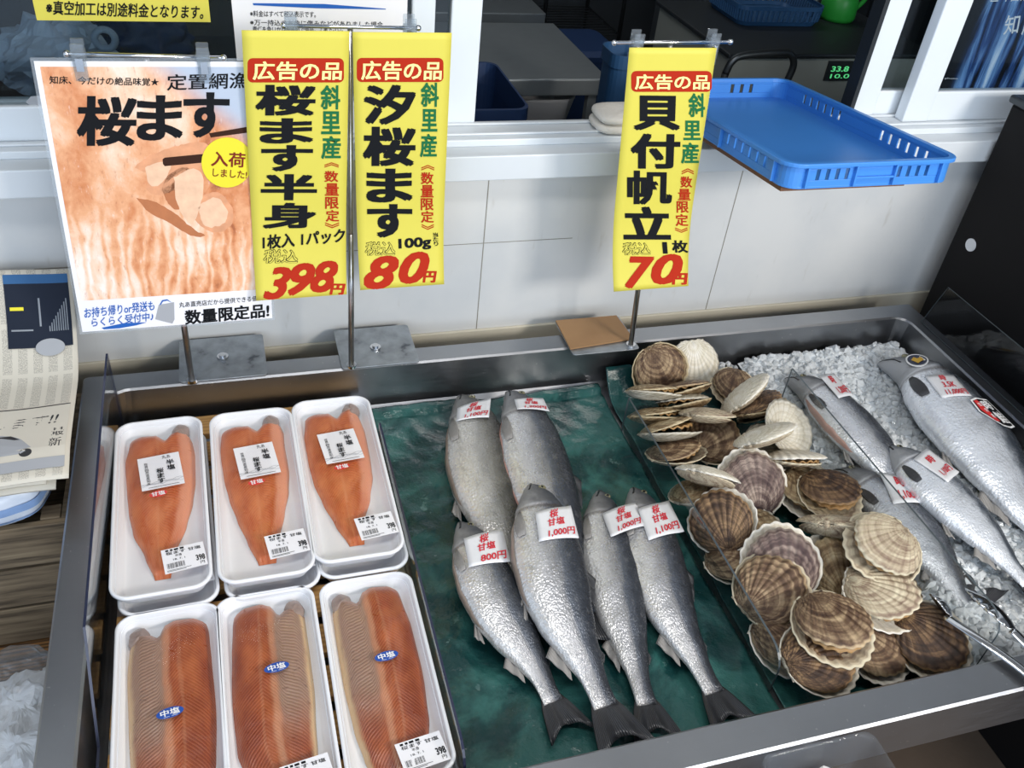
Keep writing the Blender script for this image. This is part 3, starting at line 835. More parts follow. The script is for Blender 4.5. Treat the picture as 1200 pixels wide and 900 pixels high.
tag(m.build('green_sheet', 'sheet', smooth=True, solid=.0008), 'green sheet with a curled back corner lying under the scallops', 'sheet')

# ================================================================== ICE
def ice_z(x, y):
    z = .640 + .010 * noise.noise((x * 8, y * 6, 2)) + .010 * max(0, (y - .95)) / .2
    z += .006 * noise.noise((x * 45, y * 45, 7))
    return max(FLZ + .006, z - .03 * max(0, (.50 - y) / .04) - .012 * max(0, (.90 - x) / .03))
m = MB(); m.grid(lambda u, v: Vector((.8705 + (1.213 - .8705) * u, .475 + (1.156 - .475) * v, ice_z(.8705 + .3425 * u, .475 + .681 * v))), 60, 110)
rnd = random.Random(4)
ico = []
g = (1 + 5 ** .5) / 2
for p in ((-1, g, 0), (1, g, 0), (-1, -g, 0), (1, -g, 0), (0, -1, g), (0, 1, g), (0, -1, -g), (0, 1, -g), (g, 0, -1), (g, 0, 1), (-g, 0, -1), (-g, 0, 1)): ico.append(Vector(p).normalized())
icf = ((0, 11, 5), (0, 5, 1), (0, 1, 7), (0, 7, 10), (0, 10, 11), (1, 5, 9), (5, 11, 4), (11, 10, 2), (10, 7, 6), (7, 1, 8), (3, 9, 4), (3, 4, 2), (3, 2, 6), (3, 6, 8), (3, 8, 9), (4, 9, 5), (2, 4, 11), (6, 2, 10), (8, 6, 7), (9, 8, 1))
def chunk(mb, c, r, m_):
    b = len(mb.v); R = Matrix.Rotation(rnd.random() * 6, 3, Vector((rnd.random() - .5, rnd.random() - .5, rnd.random() - .5)).normalized())
    sx, sy, sz = rnd.uniform(.7, 1.3), rnd.uniform(.6, 1.1), rnd.uniform(.4, .9)
    for p in ico:
        q = R @ Vector((p.x * sx, p.y * sy, p.z * sz)) * r * rnd.uniform(.75, 1.15); mb.vert(c + q)
    for f in icf: mb.face([b + i for i in f], m_)
for k in range(4200):
    x = rnd.uniform(.876, 1.212); y = rnd.uniform(.48, 1.153); r = rnd.choice((.004, .006, .007, .009, .011))
    chunk(m, Vector((x, y, max(ice_z(x, y) + r * .12, FLZ + .0015 + r * 1.15))), r, 1)
for k in range(150):
    x = rnd.uniform(.80, .862); y = rnd.uniform(1.03, 1.16); r = rnd.choice((.004, .006, .009))
    chunk(m, Vector((x, y, .628 + rnd.random() * .02)), r, 1)
ice = tag(m.build('crushed_ice', ['icebase', 'ice']), 'bed of crushed ice filling the right end of the tank', 'ice'); ice['kind'] = 'stuff'

# ================================================================== FISH
DOR = [(0, .015), (.02, .075), (.06, .16), (.12, .27), (.19, .355), (.30, .42), (.42, .44), (.55, .42), (.68, .345), (.80, .25), (.90, .17), (.95, .155), (1, .165)]
VEN = [(0, .02), (.02, .085), (.06, .16), (.12, .26), (.19, .37), (.30, .50), (.42, .56), (.55, .53), (.68, .42), (.80, .27), (.90, .165), (.95, .15), (1, .16)]
THK = [(0, .02), (.02, .07), (.06, .13), (.12, .19), (.19, .235), (.30, .255), (.42, .26), (.55, .245), (.68, .20), (.80, .135), (.90, .08), (.95, .062), (1, .045)]
FISH = {}
def fish(key, label, px, zf, D, skin, group, flesh='fleshpale', tail=True, cut=True, seed=0, extra=None):
    """px: spine in pixels; zf: support height along it; D: body depth"""
    n = len(px); P = []
    for k, (x, y) in enumerate(px):
        z = zf[0] + (zf[1] - zf[0]) * k / (n - 1)
        P.append(atz(x, y, z + .03))
    if extra: P += [Vector(e) for e in extra]
    C = catmull(P, 24)
    L = [0]
    for a, b in zip(C, C[1:]): L.append(L[-1] + math.hypot(b.x - a.x, b.y - a.y))
    TL = L[-1]
    def at(s):
        d = s * TL
        for k in range(len(L) - 1):
            if d <= L[k + 1] or k == len(L) - 2:
                t = (d - L[k]) / max(1e-9, L[k + 1] - L[k]); p = C[k].lerp(C[k + 1], t)
                a, b = C[max(0, k - 4)], C[min(len(C) - 1, k + 5)]
                tg = Vector((b.x - a.x, b.y - a.y, 0)).normalized(); return p, tg
    def floorz(s):
        return zf[0] + (zf[1] - zf[0]) * s
    def frame_(s):
        p, tg = at(s); d = Vector((-tg.y, tg.x, 0)); zc = floorz(s) + .72 * interp(THK, s) * D
        return Vector((p.x, p.y, zc)), tg, d
    def surf(s, phi, out=0.0):
        """phi: 0 dorsal edge, 90 top, 180 ventral edge"""
        c, tg, d = frame_(s); a = math.radians(phi); cs, sn = math.cos(a), math.sin(a)
        w = (interp(DOR, s) if cs > 0 else interp(VEN, s)) * D * math.copysign(abs(cs) ** .92, cs)
        sg = .200 - .035 * cs * cs
        th = interp(THK, s) * D * (1 + .10 * max(0, min(1, (sg - s) / .012)) * (1 if s > .05 else s / .05))
        h = th * math.copysign(abs(sn) ** .85, sn) * (1 if sn > 0 else .72)
        wob = .0012 * noise.noise((s * 14 + seed, phi * .03, seed * 1.7))
        return c + d * w + Vector((0, 0, h + wob * (sn > 0) + out))
    ss = [0, .006, .015, .03, .045, .06, .08, .10, .12, .14, .155, .165, .172, .178, .184, .19, .196, .202, .208, .22, .24]
    while ss[-1] < .985: ss.append(ss[-1] + .022)
    ss[-1] = 1.0
    t = thing('salted_fish' if group.startswith('salted') else 'whole_fish', label, 'fish', frame_(.4)[0], (0, 0, 0), group)
    NP = 36; mb = MB()
    for s in ss:
        for i in range(NP):
            ph = 360 * i / NP; cs = math.cos(math.radians(ph)); mb.vert(surf(s, ph), (s, .5 + .5 * math.copysign(abs(cs) ** .8, cs)))
    for k in range(len(ss) - 1):
        for i in range(NP): mb.face((k * NP + i, (k + 1) * NP + i, (k + 1) * NP + (i + 1) % NP, k * NP + (i + 1) % NP))
    mb.face(list(range(NP))); mb.face([(len(ss) - 1) * NP + i for i in range(NP)][::-1])
    body = mb.build('body', skin, t, smooth=True)
    # eye, mouth
    e = surf(.078, 62); R = Matrix.Rotation(math.atan2(at(.08)[1].y, at(.08)[1].x), 3, 'Z')
    em = MB().sphere(e + Vector((0, 0, -.0006)), .060 * D, 14, 8, 0, (1, 1, .5), R); eo = em.build('eye', 'eye', t, smooth=True)
    pm = MB().sphere(e + Vector((0, 0, .0006)), .036 * D, 12, 8, 0, (1, 1, .55), R); pm.build('pupil', 'pupil', eo, smooth=True)
    mm = MB().tube([surf(.004 + .085 * k / 8, 98 + 22 * k / 8, -.0001) for k in range(9)], [.0009 + .0006 * (k > 1) for k in range(9)], 6); mm.build('mouth', 'mouth', t, smooth=True)
    # fins
    def fin(name, pts, mat, th=.0012, n=10):
        """pts(u across base 0-1, r outwards 0-1) -> world"""
        m_ = MB(); m_.grid(lambda u, r: pts(u, r), n, 5, 0, False, lambda u, r: (r, u)); return m_.build(name, mat, t, smooth=True, solid=th, offset=0)
    rnd = random.Random(seed + 3)
    if tail:
        def tl(u, r):
            a = 2 * u - 1; c, tg, d = frame_(1.0); ln = (.66 + .36 * abs(a) ** 1.3) * .40 * D * 2.0
            w = a * (.16 + (.38 - .16) * r ** .8) * D
            p = c - tg * .008 + tg * (r * ln * (.8 if D > .1 else .9)) + d * w
            return Vector((p.x, p.y, c.z * (1 - r) + (floorz(1) + .004) * r + .0035 * math.sin(u * 15 + seed) * r + .004 * r * abs(a)))
        fin('tail_fin', tl, 'fin', .0014, 18)
    def edge_fin(name, s0, s1, side, hgt, lean, mat, zo=0.0):
        def f(u, r):
            s = s0 + (s1 - s0) * u; c, tg, d = frame_(s); w = (interp(DOR, s) if side > 0 else -interp(VEN, s)) * D * .97
            hh = hgt * D * (1 - .75 * u) * r
            return c + d * (w + side * hh) + tg * (lean * D * r) + Vector((0, 0, -.004 * r - .15 * interp(THK, s) * D + zo + .0015 * math.sin(u * 12)))
        fin(name, f, mat)
    edge_fin('dorsal_fin', .46, .58, 1, .13, .16, 'fin'); edge_fin('adipose_fin', .80, .825, 1, .05, .09, 'fin')
    edge_fin('anal_fin', .74, .84, -1, .11, .12, 'palefin'); edge_fin('pelvic_fin', .56, .60, -1, .09, .20, 'palefin')
    def pec(u, r):
        s = .218 + .125 * r; ph = 148 + (u - .5) * (10 + 16 * math.sin(PI * min(1, r * .9)) ** .8) - 10 * r
        return surf(s, ph, .0022 + .0015 * math.sin(PI * r))
    fin('pectoral_fin', pec, 'fin' if group.startswith('whole') else 'palefin')
    if cut:
        m_ = MB(); K = 26
        def strip(u, v):
            s = .215 + .40 * u; wv = math.sin(PI * min(1, max(0, u * 1.02))) ** .5
            ph = 158 + 26 * v * wv + 10 * (1 - wv) + 3 * noise.noise((u * 9, seed, 0))
            return surf(s, ph, .0007 + .0016 * wv * math.sin(PI * v))
        m_.grid(strip, K, 5); m_.build('belly_cut', flesh, t, smooth=True)
    bm = [Vector(v) for v in mb.v]; FISH[key] = (BVHTree.FromPolygons(bm, mb.f), t)
    return t
SF = .628
gs = 'salted trout lying on the green sheet'
fish('f1', 'dull grey salted trout at the back left, price 1,100 yen', [(541, 449), (560, 505), (572, 557), (590, 610), (606, 655), (622, 695)], (SF, SF), .108, 'fishdull', gs, seed=1)
fish('f2', 'bright silver salted trout at the back, price 1,200 yen', [(597, 444), (616, 486), (640, 560), (660, 620), (676, 665), (690, 705)], (SF + .016, SF + .006), .108, 'fish', gs, 'flesh', seed=2)
fish('f3', 'smallest salted trout at the front left, price 800 yen', [(540, 596), (563, 650), (596, 715), (630, 767), (652, 808)], (SF + .022, SF), .082, 'fish', gs, seed=3, cut=True)
fish('f4', 'salted trout second from the left in front, square 1,000 yen tag', [(624, 552), (639, 612), (664, 705), (697, 775), (714, 814)], (SF + .042, SF + .012), .100, 'fish', gs, seed=4)
fish('f5', 'slim salted trout touching the 1,100 yen one, with 1,000 yen tag', [(705, 560), (713, 620), (732, 705), (751, 775), (763, 812)], (SF, SF), .084, 'fish', gs, seed=5)
fish('f6', 'salted trout next to the scallop divider, price 1,100 yen', [(745, 557), (765, 625), (791, 705), (824, 766), (843, 798)], (SF, SF), .088, 'fish', gs, seed=6)
gi = 'whole fish lying on the crushed ice'
IZ = .655
fish('A', 'silver fish on ice with a dark gill opening, tag 1,200 yen', [(924, 430), (959, 454), (1000, 492), (1037, 531), (1062, 562)], (IZ, IZ - .004), .098, 'fishice', gi, 'flesh', False, seed=7, extra=[(.956, .72, .68)])
fish('B', 'large frosted fish beside the right rim, tag 11,000 yen', [(1035, 412), (1080, 440), (1121, 484), (1160, 530), (1200, 582)], (IZ, IZ), .145, 'fishfrost', gi, cut=False, seed=8, extra=[(1.122, .65, .68), (1.12, .61, .68)])
fish('C', 'frosted fish in the middle of the ice, tag lying aslant', [(1040, 510), (1074, 541), (1112, 575), (1153, 612), (1187, 645)], (IZ + .012, IZ + .004), .092, 'fishfrost', gi, cut=False, seed=9, extra=[(1.028, .57, .68)])
fish('D', 'fish on ice partly behind the scallop heap, tag 1,100 yen', [(981, 537), (1015, 560), (1075, 612), (1110, 655), (1142, 695)], (IZ - .012, IZ - .012), .092, 'fishice', gi, cut=False, seed=10, extra=[(.935, .57, .66)])

# ------------------------------------------------------------------ paper tags and stickers on the fish
import numpy as np
def drape(key, corners, lift=.0012, over=.75):
    """a slightly bent slip resting on the fish; returns a Sheet"""
    bvs = [FISH[k][0] for k in key.split('+')]; tl, tr, br, bl = [atz(x, y, .69) for x, y in corners]
    def hit(u, v):      # where the line of sight meets the fish
        x = ((corners[0][0] * (1 - u) + corners[1][0] * u) * (1 - v) + (corners[3][0] * (1 - u) + corners[2][0] * u) * v)
        y = ((corners[0][1] * (1 - u) + corners[1][1] * u) * (1 - v) + (corners[3][1] * (1 - u) + corners[2][1] * u) * v)
        hs = [b_.ray_cast(O0, ray(x, y).normalized()) for b_ in bvs]; hs = [h for h in hs if h[0] is not None]
        return min(hs, key=lambda h: h[3])[0] if hs else None
    A, B = [], []
    for i in range(11):
        for j in range(9):
            p = hit(i / 10, j / 8)
            if p is not None: A.append((1, p.x, p.y, p.x * p.x, p.y * p.y)); B.append(p.z)
    A = np.array(A); B = np.array(B); mu = A[:, 1:3].mean(0)
    dx, dy = A[:, 1] - mu[0], A[:, 2] - mu[1]
    Q = np.stack([np.ones_like(dx), dx, dy], 1)
    co = np.linalg.lstsq(Q, B, rcond=None)[0]
    sl_ = math.hypot(co[1], co[2])
    if sl_ > .75: co[1:] *= .75 / sl_
    co = np.append(co, -4.0)
    def zz(x, y): dx_, dy_ = x - mu[0], y - mu[1]; return co[0] + co[1] * dx_ + co[2] * dy_ + co[3] * min(dx_ * dx_, .0009)
    off = max(float((B - np.array([zz(a[1], a[2]) for a in A])).max()), 0) * over + lift
    def corner(x, y):
        d = ray(x, y).normalized(); t0, t1 = .5, 2.2
        for _ in range(40):
            tm = (t0 + t1) / 2; p = O0 + d * tm
            if p.z > zz(p.x, p.y) + off: t0 = tm
            else: t1 = tm
        return O0 + d * t0
    c = [corner(*q) for q in corners]
    def fn(u, v, h):
        p = (c[0] * (1 - u) + c[1] * u) * (1 - v) + (c[3] * (1 - u) + c[2] * u) * v
        return Vector((p.x, p.y, zz(p.x, p.y) + off + h))
    return Sheet(c[0], c[1] - c[0], c[3] - c[0], fn)
def price_tag(key, corners, lines, label, group='handwritten price tags on the fish', th=.0005):
    sh = drape(key, corners); p = sh.fn(.5, .5, 0)
    t = thing('price_tag', label, 'price tag', p, group=group)
    mb = MB(); mb.grid(lambda u, v: sh.fn(u, v, 0), 8, 8); mb.build('paper', 'tagpaper', t, smooth=True, solid=th, offset=1)
    mb = MB()
    for s, x0, y0, x1, y1, sk in lines:
        sh.text(mb, s, (x0, y1 + sk), (x1, y1 - sk), (x0, y0 + sk), 0, .022, .15, .0007, px=False)
    mb.build('lettering', 'redpen', t)
    return t
def std(p, x=.24): return [('桜', .36, .06, .62, .32, .02), ('甘塩', .28, .34, .74, .58, .02), (p, x, .68, .96, .92, .03)]
price_tag('f1', [(536, 478), (575.4, 466), (573, 489), (534.5, 493.5)], std('1,100円'), 'white tag reading 1,100 yen on the dull trout at the back left')
price_tag('f2', [(602.7, 468), (636.5, 466.6), (644, 481.8), (606, 479.5)], std('1,200円'), 'white tag reading 1,200 yen on the bright back trout')
price_tag('f3', [(543.5, 631), (588.6, 619.3), (598.3, 658), (549.6, 664.7)], std('800円', .3), 'white tag reading 800 yen on the smallest trout')
price_tag('f4', [(627, 600.3), (668.8, 592.2), (678.5, 630.6), (631.8, 634.7)], std('1,000円'), 'square white tag reading 1,000 yen, second front trout from the left')
price_tag('f5+f6', [(705.5, 602), (746.4, 588.2), (755, 616), (715.8, 629)], std('1,000円'), 'tilted white tag reading 1,000 yen on the slim trout')
price_tag('f6', [(747.5, 596), (783.6, 586.5), (801.9, 622.7), (760.2, 633.3)], std('1,100円'), 'tilted white tag reading 1,100 yen beside the scallop divider')
gt = 'handwritten price tags on the iced fish'
ice2 = lambda p: [('時', .36, .08, .66, .44, .0), (p, .26, .56, .96, .90, .0)]
price_tag('A', [(960.8, 441), (976.7, 437), (1001, 463.3), (983, 466.5)], ice2('1,200円'), 'wet white tag reading 1,200 yen on the fish with dark gill', gt)
price_tag('B', [(1084, 441), (1117, 439), (1139, 464), (1104, 466)], [('時', .38, .04, .60, .30, 0), ('3.5K', .30, .36, .74, .60, 0), ('11,000円', .22, .68, .97, .94, 0)], 'wet white tag reading 3.5K and 11,000 yen on the large fish', gt)
price_tag('C', [(1070.7, 538), (1087, 525), (1124.4, 553), (1111, 565)], [('時', .30, .16, .66, .42, 0), ('1,100円', .18, .62, .92, .86, 0)], 'wet white tag set aslant on the middle iced fish', gt)
price_tag('D', [(1030.3, 553.6), (1066, 557.4), (1087, 589.3), (1047, 590.6)], ice2('1,100円'), 'wet white tag reading 1,100 yen on the fish behind the scallops', gt)
# black emblem sticker and oval sticker on the large fish
sh = drape('B', [(1135.6, 466.7), (1163, 467.4), (1191, 502.4), (1163, 504)], .0016, 1.0)
mb = MB(); OUT = [(0, .05), (.25, 0), (.72, .03), (1.0, .94), (.78, 1.0), (.5, .93), (.02, .42)]
def clampd(P, k): return [(.5 + (u - .5) * k, .5 + (v - .5) * k) for u, v in P]
t = thing('emblem_sticker', 'black sticker with white outlined characters and red block on the large fish', 'sticker', sh.fn(.5, .5, 0))
sh.poly(mb, OUT, 0, .0002, px=False); mb.build('border', 'white', t, solid=.0004, offset=1)
mb = MB(); sh.poly(mb, clampd(OUT, .90), 0, .0005, px=False)
sh.poly(mb, [(.08, .10), (.22, .08), (.50, .80), (.36, .78), (.10, .40)], 1, .0008, px=False)
sh.text(mb, '時', (.36, .44), (.70, .40), (.26, .12), 2, .03, 0, .0008, px=False)
sh.text(mb, '鮭', (.58, .86), (.94, .84), (.42, .48), 2, .03, 0, .0008, px=False)
for i, c in enumerate('知床産'): sh.text(mb, c, (.17 + .09 * i, .30 + .19 * i), (.27 + .09 * i, .30 + .19 * i), (.12 + .09 * i, .17 + .19 * i), 2, .01, 0, .0011, px=False)
mb.build('face', ['ink', 'redsticker', 'white'], t)
sh = drape('B', [(1060, 415), (1087, 415), (1089, 430), (1062, 430)], .0016, 1.0)
t = thing('oval_sticker', 'navy oval sticker with gold mark on the head of the large fish', 'sticker', sh.fn(.5, .5, 0))
mb = MB(); sh.oval(mb, .5, .5, .5, .5, 0, .0002, px=False); mb.build('border', 'white', t, solid=.0004, offset=1)
mb = MB(); sh.oval(mb, .5, .5, .43, .41, 0, .0005, px=False)
sh.poly(mb, [(.22, .55), (.35, .30), (.5, .42), (.66, .25), (.80, .5), (.66, .62), (.52, .78), (.38, .66)], 1, .0008, px=False); mb.build('face', ['navy', 'gold'], t)

# ================================================================== SCALLOPS
NRIB = 22
def valve_mb(H, flip=1):
    m = MB(); U = Vector((0, -.93)); NPH, NT = 132, 9
    def p(i, j):
        a = (i / NPH - .5) * math.radians(206); d = Vector((math.sin(a), math.cos(a))); ud = .93 * d.y
        rho = ud + math.sqrt(max(0, ud * ud - (.93 ** 2 - 1))); rib = math.cos(2 * PI * NRIB * i / NPH)
        t = (j / NT) ** .8
        rho *= 1 + .014 * rib * t + .012 * math.sin(i * .21)
        q = U + d * rho * t; rr_ = min(1, q.length)
        z = H * max(0, 1 - rr_ ** 2.2) ** .72 * (1 - .22 * q.y) + .020 * rib * min(1, t * 1.3) * (.35 + .65 * (1 - rr_) ** .3)
        z += .008 * math.sin(t * 23 + .6 * math.sin(i * .1))
        z += .025 * math.sin(a * 2.3 + 1) * (rr_ ** 4)
        return Vector((q.x, q.y, z * flip))
    for j in range(NT + 1):
        for i in range(NPH + 1): m.vert(p(i, j), (i / NPH, j / NT))
    for j in range(NT):
        for i in range(NPH):
            a = j * (NPH + 1) + i; q = (a, a + 1, a + NPH + 2, a + NPH + 1); m.face(q if flip < 0 else q[::-1])
    m.sphere((0, -.925, .045 * flip), .1, 14, 8, 0, (1.15, .75, .75))
    # ears either side of the hinge
    for sgn in (-1, 1):
        b = len(m.v)
        for k in range(6):
            x = sgn * (.06 + .40 * k / 5)
            m.vert((x, -.975 + .01 * k / 5, (.035 + .010 * (k % 2)) * flip), (.5 + sgn * .1 * k, .8)); m.vert((x * (1 - .12 * k / 5), -.62 - .16 * (1 - k / 5), (.10 - .012 * k + .012 * (k % 2)) * flip), (.5 + sgn * .1 * k, .55))
        for k in range(5):
            q = (b + 2 * k, b + 2 * k + 2, b + 2 * k + 3, b + 2 * k + 1); m.face(q if (sgn * flip > 0) else q[::-1])
    return m
_vt = valve_mb(.20, 1).build('upper_valve', 'sh_brown', smooth=True, solid=.035, offset=-1)
_vb = valve_mb(.27, -1).build('lower_valve', 'sh_white', smooth=True, solid=.035, offset=-1)
mm = MB()
def mant(u, v):
    a = 2 * PI * u; r = .30 + .60 * v; w = .05 * math.sin(a * 17) * v ** 3
    return Vector((math.cos(a) * r * .96, math.sin(a) * r * .96 + .02, .012 + .085 * math.sin(PI * (1 - v) * .5) + w + .02 * math.sin(a * 5 + v * 3)))
mm.grid(mant, 72, 6, 0, True)
_mt = mm.build('mantle', 'mantle', smooth=True, solid=.05, offset=-1)
for o in (_vt, _vb, _mt): COL.objects.unlink(o)
_ev = {}
def coarse(R_, gape):
    """simple hull rings of a closed/open shell, for stacking"""
    vs, fs = [], []
    n = 20
    rows = [(.0, .22 + gape * .5), (.55, .17 + gape * .5), (.98, .02 + gape * .5), (.98, -.02), (.55, -.22), (0, -.27)]
    for r, z in rows:
        for i in range(n):
            a = 2 * PI * i / n; y = math.sin(a) * r; vs.append(Vector((math.cos(a) * r, y, z + (gape * .5 * y if z > 0 else 0))))
    for k in range(5):
        for i in range(n): fs.append((k * n + i, k * n + (i + 1) % n, (k + 1) * n + (i + 1) % n, (k + 1) * n + i))
    return vs, fs
placed = []
def scallop(px, py, R_, hinge, tilt, az, brown_up, top, bot, gape, label, z0=.632, mant='mantle', face=1.0, free=False):
    """hinge: direction of the hinge in the ground plane (deg); tilt/az: how far and which way the face leans"""
    n = Vector((math.sin(math.radians(tilt)) * math.cos(math.radians(az)), math.sin(math.radians(tilt)) * math.sin(math.radians(az)), math.cos(math.radians(tilt))))
    h = Vector((math.cos(math.radians(hinge)), math.sin(math.radians(hinge)), 0)); h = (h - n * h.dot(n)).normalized()
    yv = -h                                   # local +y runs away from the hinge
    zv = n if brown_up else -n
    xv = yv.cross(zv)
    R3 = Matrix((xv, yv, zv)).transposed()
    g = math.sin(math.radians(gape)) * 1.0
    vs, fs = coarse(R_, g)
    lo_z = z0; z = z0 + R_ * (abs(math.sin(math.radians(tilt))) * .9 + .22)
    step = .0035
    for it in range(60):
        c = atz(px, py, z)
        W_ = [c + R3 @ (Vector((v.x, v.y, v.z * .85)) * R_ * .93) for v in vs]
        push = max(.592 - w.x for w in W_)
        if push > 0 and not free: c = c + Vector((push, -push * .25, 0)); W_ = [w + Vector((push, -push * .25, 0)) for w in W_]
        fy = .476 - min(w.y for w in W_)
        if fy > 0: c.y += fy; W_ = [w + Vector((0, fy, 0)) for w in W_]
        over = max(w.x for w in W_) - .862
        if over > 0: c.x -= over; W_ = [w - Vector((over, 0, 0)) for w in W_]
        if min(w.z for w in W_) < FLZ + .006: z += step; continue
        if c.x - R_ * .5 < .56: pass
        bv = BVHTree.FromPolygons(W_, fs)
        if free or not any(bv.overlap(q) for q in placed): break
        z += step
    placed.append(BVHTree.FromPolygons(W_, fs))
    t = thing('scallop', label, 'scallop', c, group='live scallops heaped in the tank')
    t.rotation_euler = R3.to_euler(); t.scale = (R_, R_, R_)
    for src, mname in ((_vt, top), (_vb, bot), (_mt, mant)):
        if src is _mt and gape < 4: continue
        o = src.copy(); COL.objects.link(o); o.parent = t
        o.material_slots[0].link = 'OBJECT'; o.material_slots[0].material = MAT[mname]
        if src is _vb: o.scale = (1.09, 1.09, 1.0); o.location = (0, .075, 0)
        if src is _vt:
            o.scale = (.97, .97, 1.0)
            o.rotation_euler = (math.radians(gape), 0, 0); o.location = (0, .93 * (math.cos(math.radians(gape)) - 1), .93 * math.sin(math.radians(gape)))
        if src is _mt: o.rotation_euler = (math.radians(gape * .35), 0, 0); o.location = (0, 0, .45 * math.sin(math.radians(gape)))
    return t
B, D_, P_, T_, C_, W_w, G_ = 'sh_brown', 'sh_dark', 'sh_purple', 'sh_tan', 'sh_cream', 'sh_white', 'sh_grey'
SCAL = [
 # px, py, R, hinge, tilt, az, brown_up, top, bottom, gape, label
 # --- underneath
 (893, 748, .048, 130, 10, 250, 1, B, W_w, 6, 'brown scallop with white rim low behind the divider, front left of the heap'),
 (850, 653, .044, 150, 18, 160, 1, B, G_, 3, 'brown scallop half hidden below the ringed one beside the divider'),
 (872, 692, .048, 200, 22, 230, 1, B, C_, 10, 'ringed brown scallop with thick pale lip cut by the divider edge'),
 (800, 575, .040, 200, 30, 120, 1, T_, G_, 3, 'tan scallop leaning under the pale ribbed one by the divider'),
 (784, 530, .044, 170, 25, 100, 1, B, C_, 6, 'reddish brown scallop seen through the divider'),
 (768, 488, .044, 170, 40, 80, 1, T_, T_, 6, 'brown rimmed scallop seen edge on at the left of the heap'),
 (766, 506, .046, 170, 42, 85, 1, T_, G_, 14, 'gaping scallop seen edge on behind the divider'),
 (947, 766, .034, 90, 10, 260, 1, D_, G_, 3, 'small dark scallop peeping out below the broad ribbed fan'),
 (968, 789, .046, 178, 8, 270, 1, D_, G_, 5, 'long dark brown scallop lying alone at the very front'),
 (1025, 757, .044, 130, 20, 280, 1, B, W_w, 6, 'brown scallop with broad white rim under the open cream one'),
 (1097, 759, .050, 120, 16, 250, 1, D_, G_, 4, 'large dark striped scallop at the front right corner by the tongs'),
 (1070, 735, .042, 140, 15, 280, 1, B, W_w, 5, 'brown scallop with white rim left of the tongs'),
 (1042, 608, .042, 200, 15, 60, 1, D_, G_, 3, 'dark scallop tucked behind the clean cream one'),
 (884, 622, .040, 160, 10, 200, 1, T_, G_, 4, 'tan scallop showing as a strip below the large purple one'),
 (978, 668, .046, 265, 32, 250, 1, T_, G_, 3, 'fan of brown and tan ribs standing between the purple and cream ones'),
 (1076, 686, .045, 140, 6, 300, 1, D_, C_, 12, 'open dark scallop with tan mantle at the right edge of the heap'),
 (948, 576, .048, 100, 10, 270, 1, T_, W_w, 10, 'tan streaked scallop with white lower rim, right middle of the heap'),
 (900, 480, .040, 20, 40, 120, 1, D_, T_, 4, 'dark scallop below the tilted cream disc near the ice'),
 (860, 452, .038, 60, 20, 250, 1, B, C_, 4, 'round ringed scallop at the back beside the ice'),
 # --- middle
 (935, 556, .042, 180, 12, 280, 0, T_, G_, 4, 'grey tan scallop lying flat under the small white fan'),
 (886, 476, .046, 210, 34, 110, 1, D_, T_, 8, 'large brown scallop tilted beside the ice'),
 (1004, 573, .046, 110, 6, 270, 1, D_, C_, 16, 'gaping dark scallop with speckled mantle near the iced fish'),
 (978, 616, .048, 225, 46, 70, 0, C_, C_, 9, 'pale ribbed scallop on its side with tan edge'),
 (974, 733, .049, 100, 7, 265, 1, B, C_, 14, 'broad brown ribbed fan gaping over tan mantle at the front'),
 (1030, 698, .049, 140, 8, 285, 1, C_, W_w, 15, 'open cream and purple scallop with white lower lip'),
 (938, 500, .045, 200, 34, 300, 0, C_, W_w, 4, 'round white ribbed scallop by the ice'),
 (800, 473, .046, 20, 44, 95, 1, G_, T_, 5, 'thin grey scallop seen edge on near the back'),
 (800, 457, .048, 25, 44, 100, 1, B, T_, 4, 'brown scallop seen edge on, rising to the right below the upright pair'),
 (748, 459, .042, 175, 40, 75, 1, T_, G_, 5, 'cream brown scallop seen edge on under the upright brown shell'),
 (833, 515, .047, 215, 14, 250, 1, B, C_, 11, 'oval glossy brown scallop with tan mantle in the middle of the heap'),
 # --- on top
 (806, 557, .044, 215, 46, 60, 0, C_, W_w, 5, 'pale ribbed scallop leaning against the divider, lower middle left'),
 (837, 612, .046, 250, 40, 200, 1, D_, W_w, 12, 'brown checked scallop turned to show its white side'),
 (881, 568, .050, 262, 38, 250, 1, P_, W_w, 5, 'large purple brown scallop with orange hinge in the centre'),
 (916, 663, .051, 255, 34, 245, 1, P_, W_w, 5, 'large purple scallop with frosty white rim, front centre'),
 (872, 463, .046, 225, 56, 135, 0, C_, W_w, 4, 'cream scallop disc tilted steeply beside the ice'),
 (827, 487, .042, 200, 38, 75, 0, C_, C_, 3, 'small domed cream scallop with even ribs'),
 (895, 511, .046, 215, 44, 110, 0, C_, W_w, 4, 'white ribbed scallop leaning left of the round white one'),
 (901, 525, .042, 190, 20, 280, 0, G_, G_, 3, 'thin grey scallop lying on the white ones'),
 (930, 537, .043, 100, 40, 80, 0, C_, W_w, 4, 'small white fan with deep ribs, right of the grey one'),
 (1036, 640, .049, 20, 16, 255, 1, C_, C_, 9, 'clean cream and purple scallop with its ears pointing right'),
 (812, 426, .043, 85, 62, 262, 0, C_, W_w, 2, 'upright white scallop against the back wall of the tank'),
 (773, 433, .046, 92, 64, 258, 1, B, T_, 2, 'upright brown scallop with pale ears against the back wall'),
]
for a in SCAL: scallop(*a)
for o in (_vt, _vb, _mt): bpy.data.objects.remove(o)

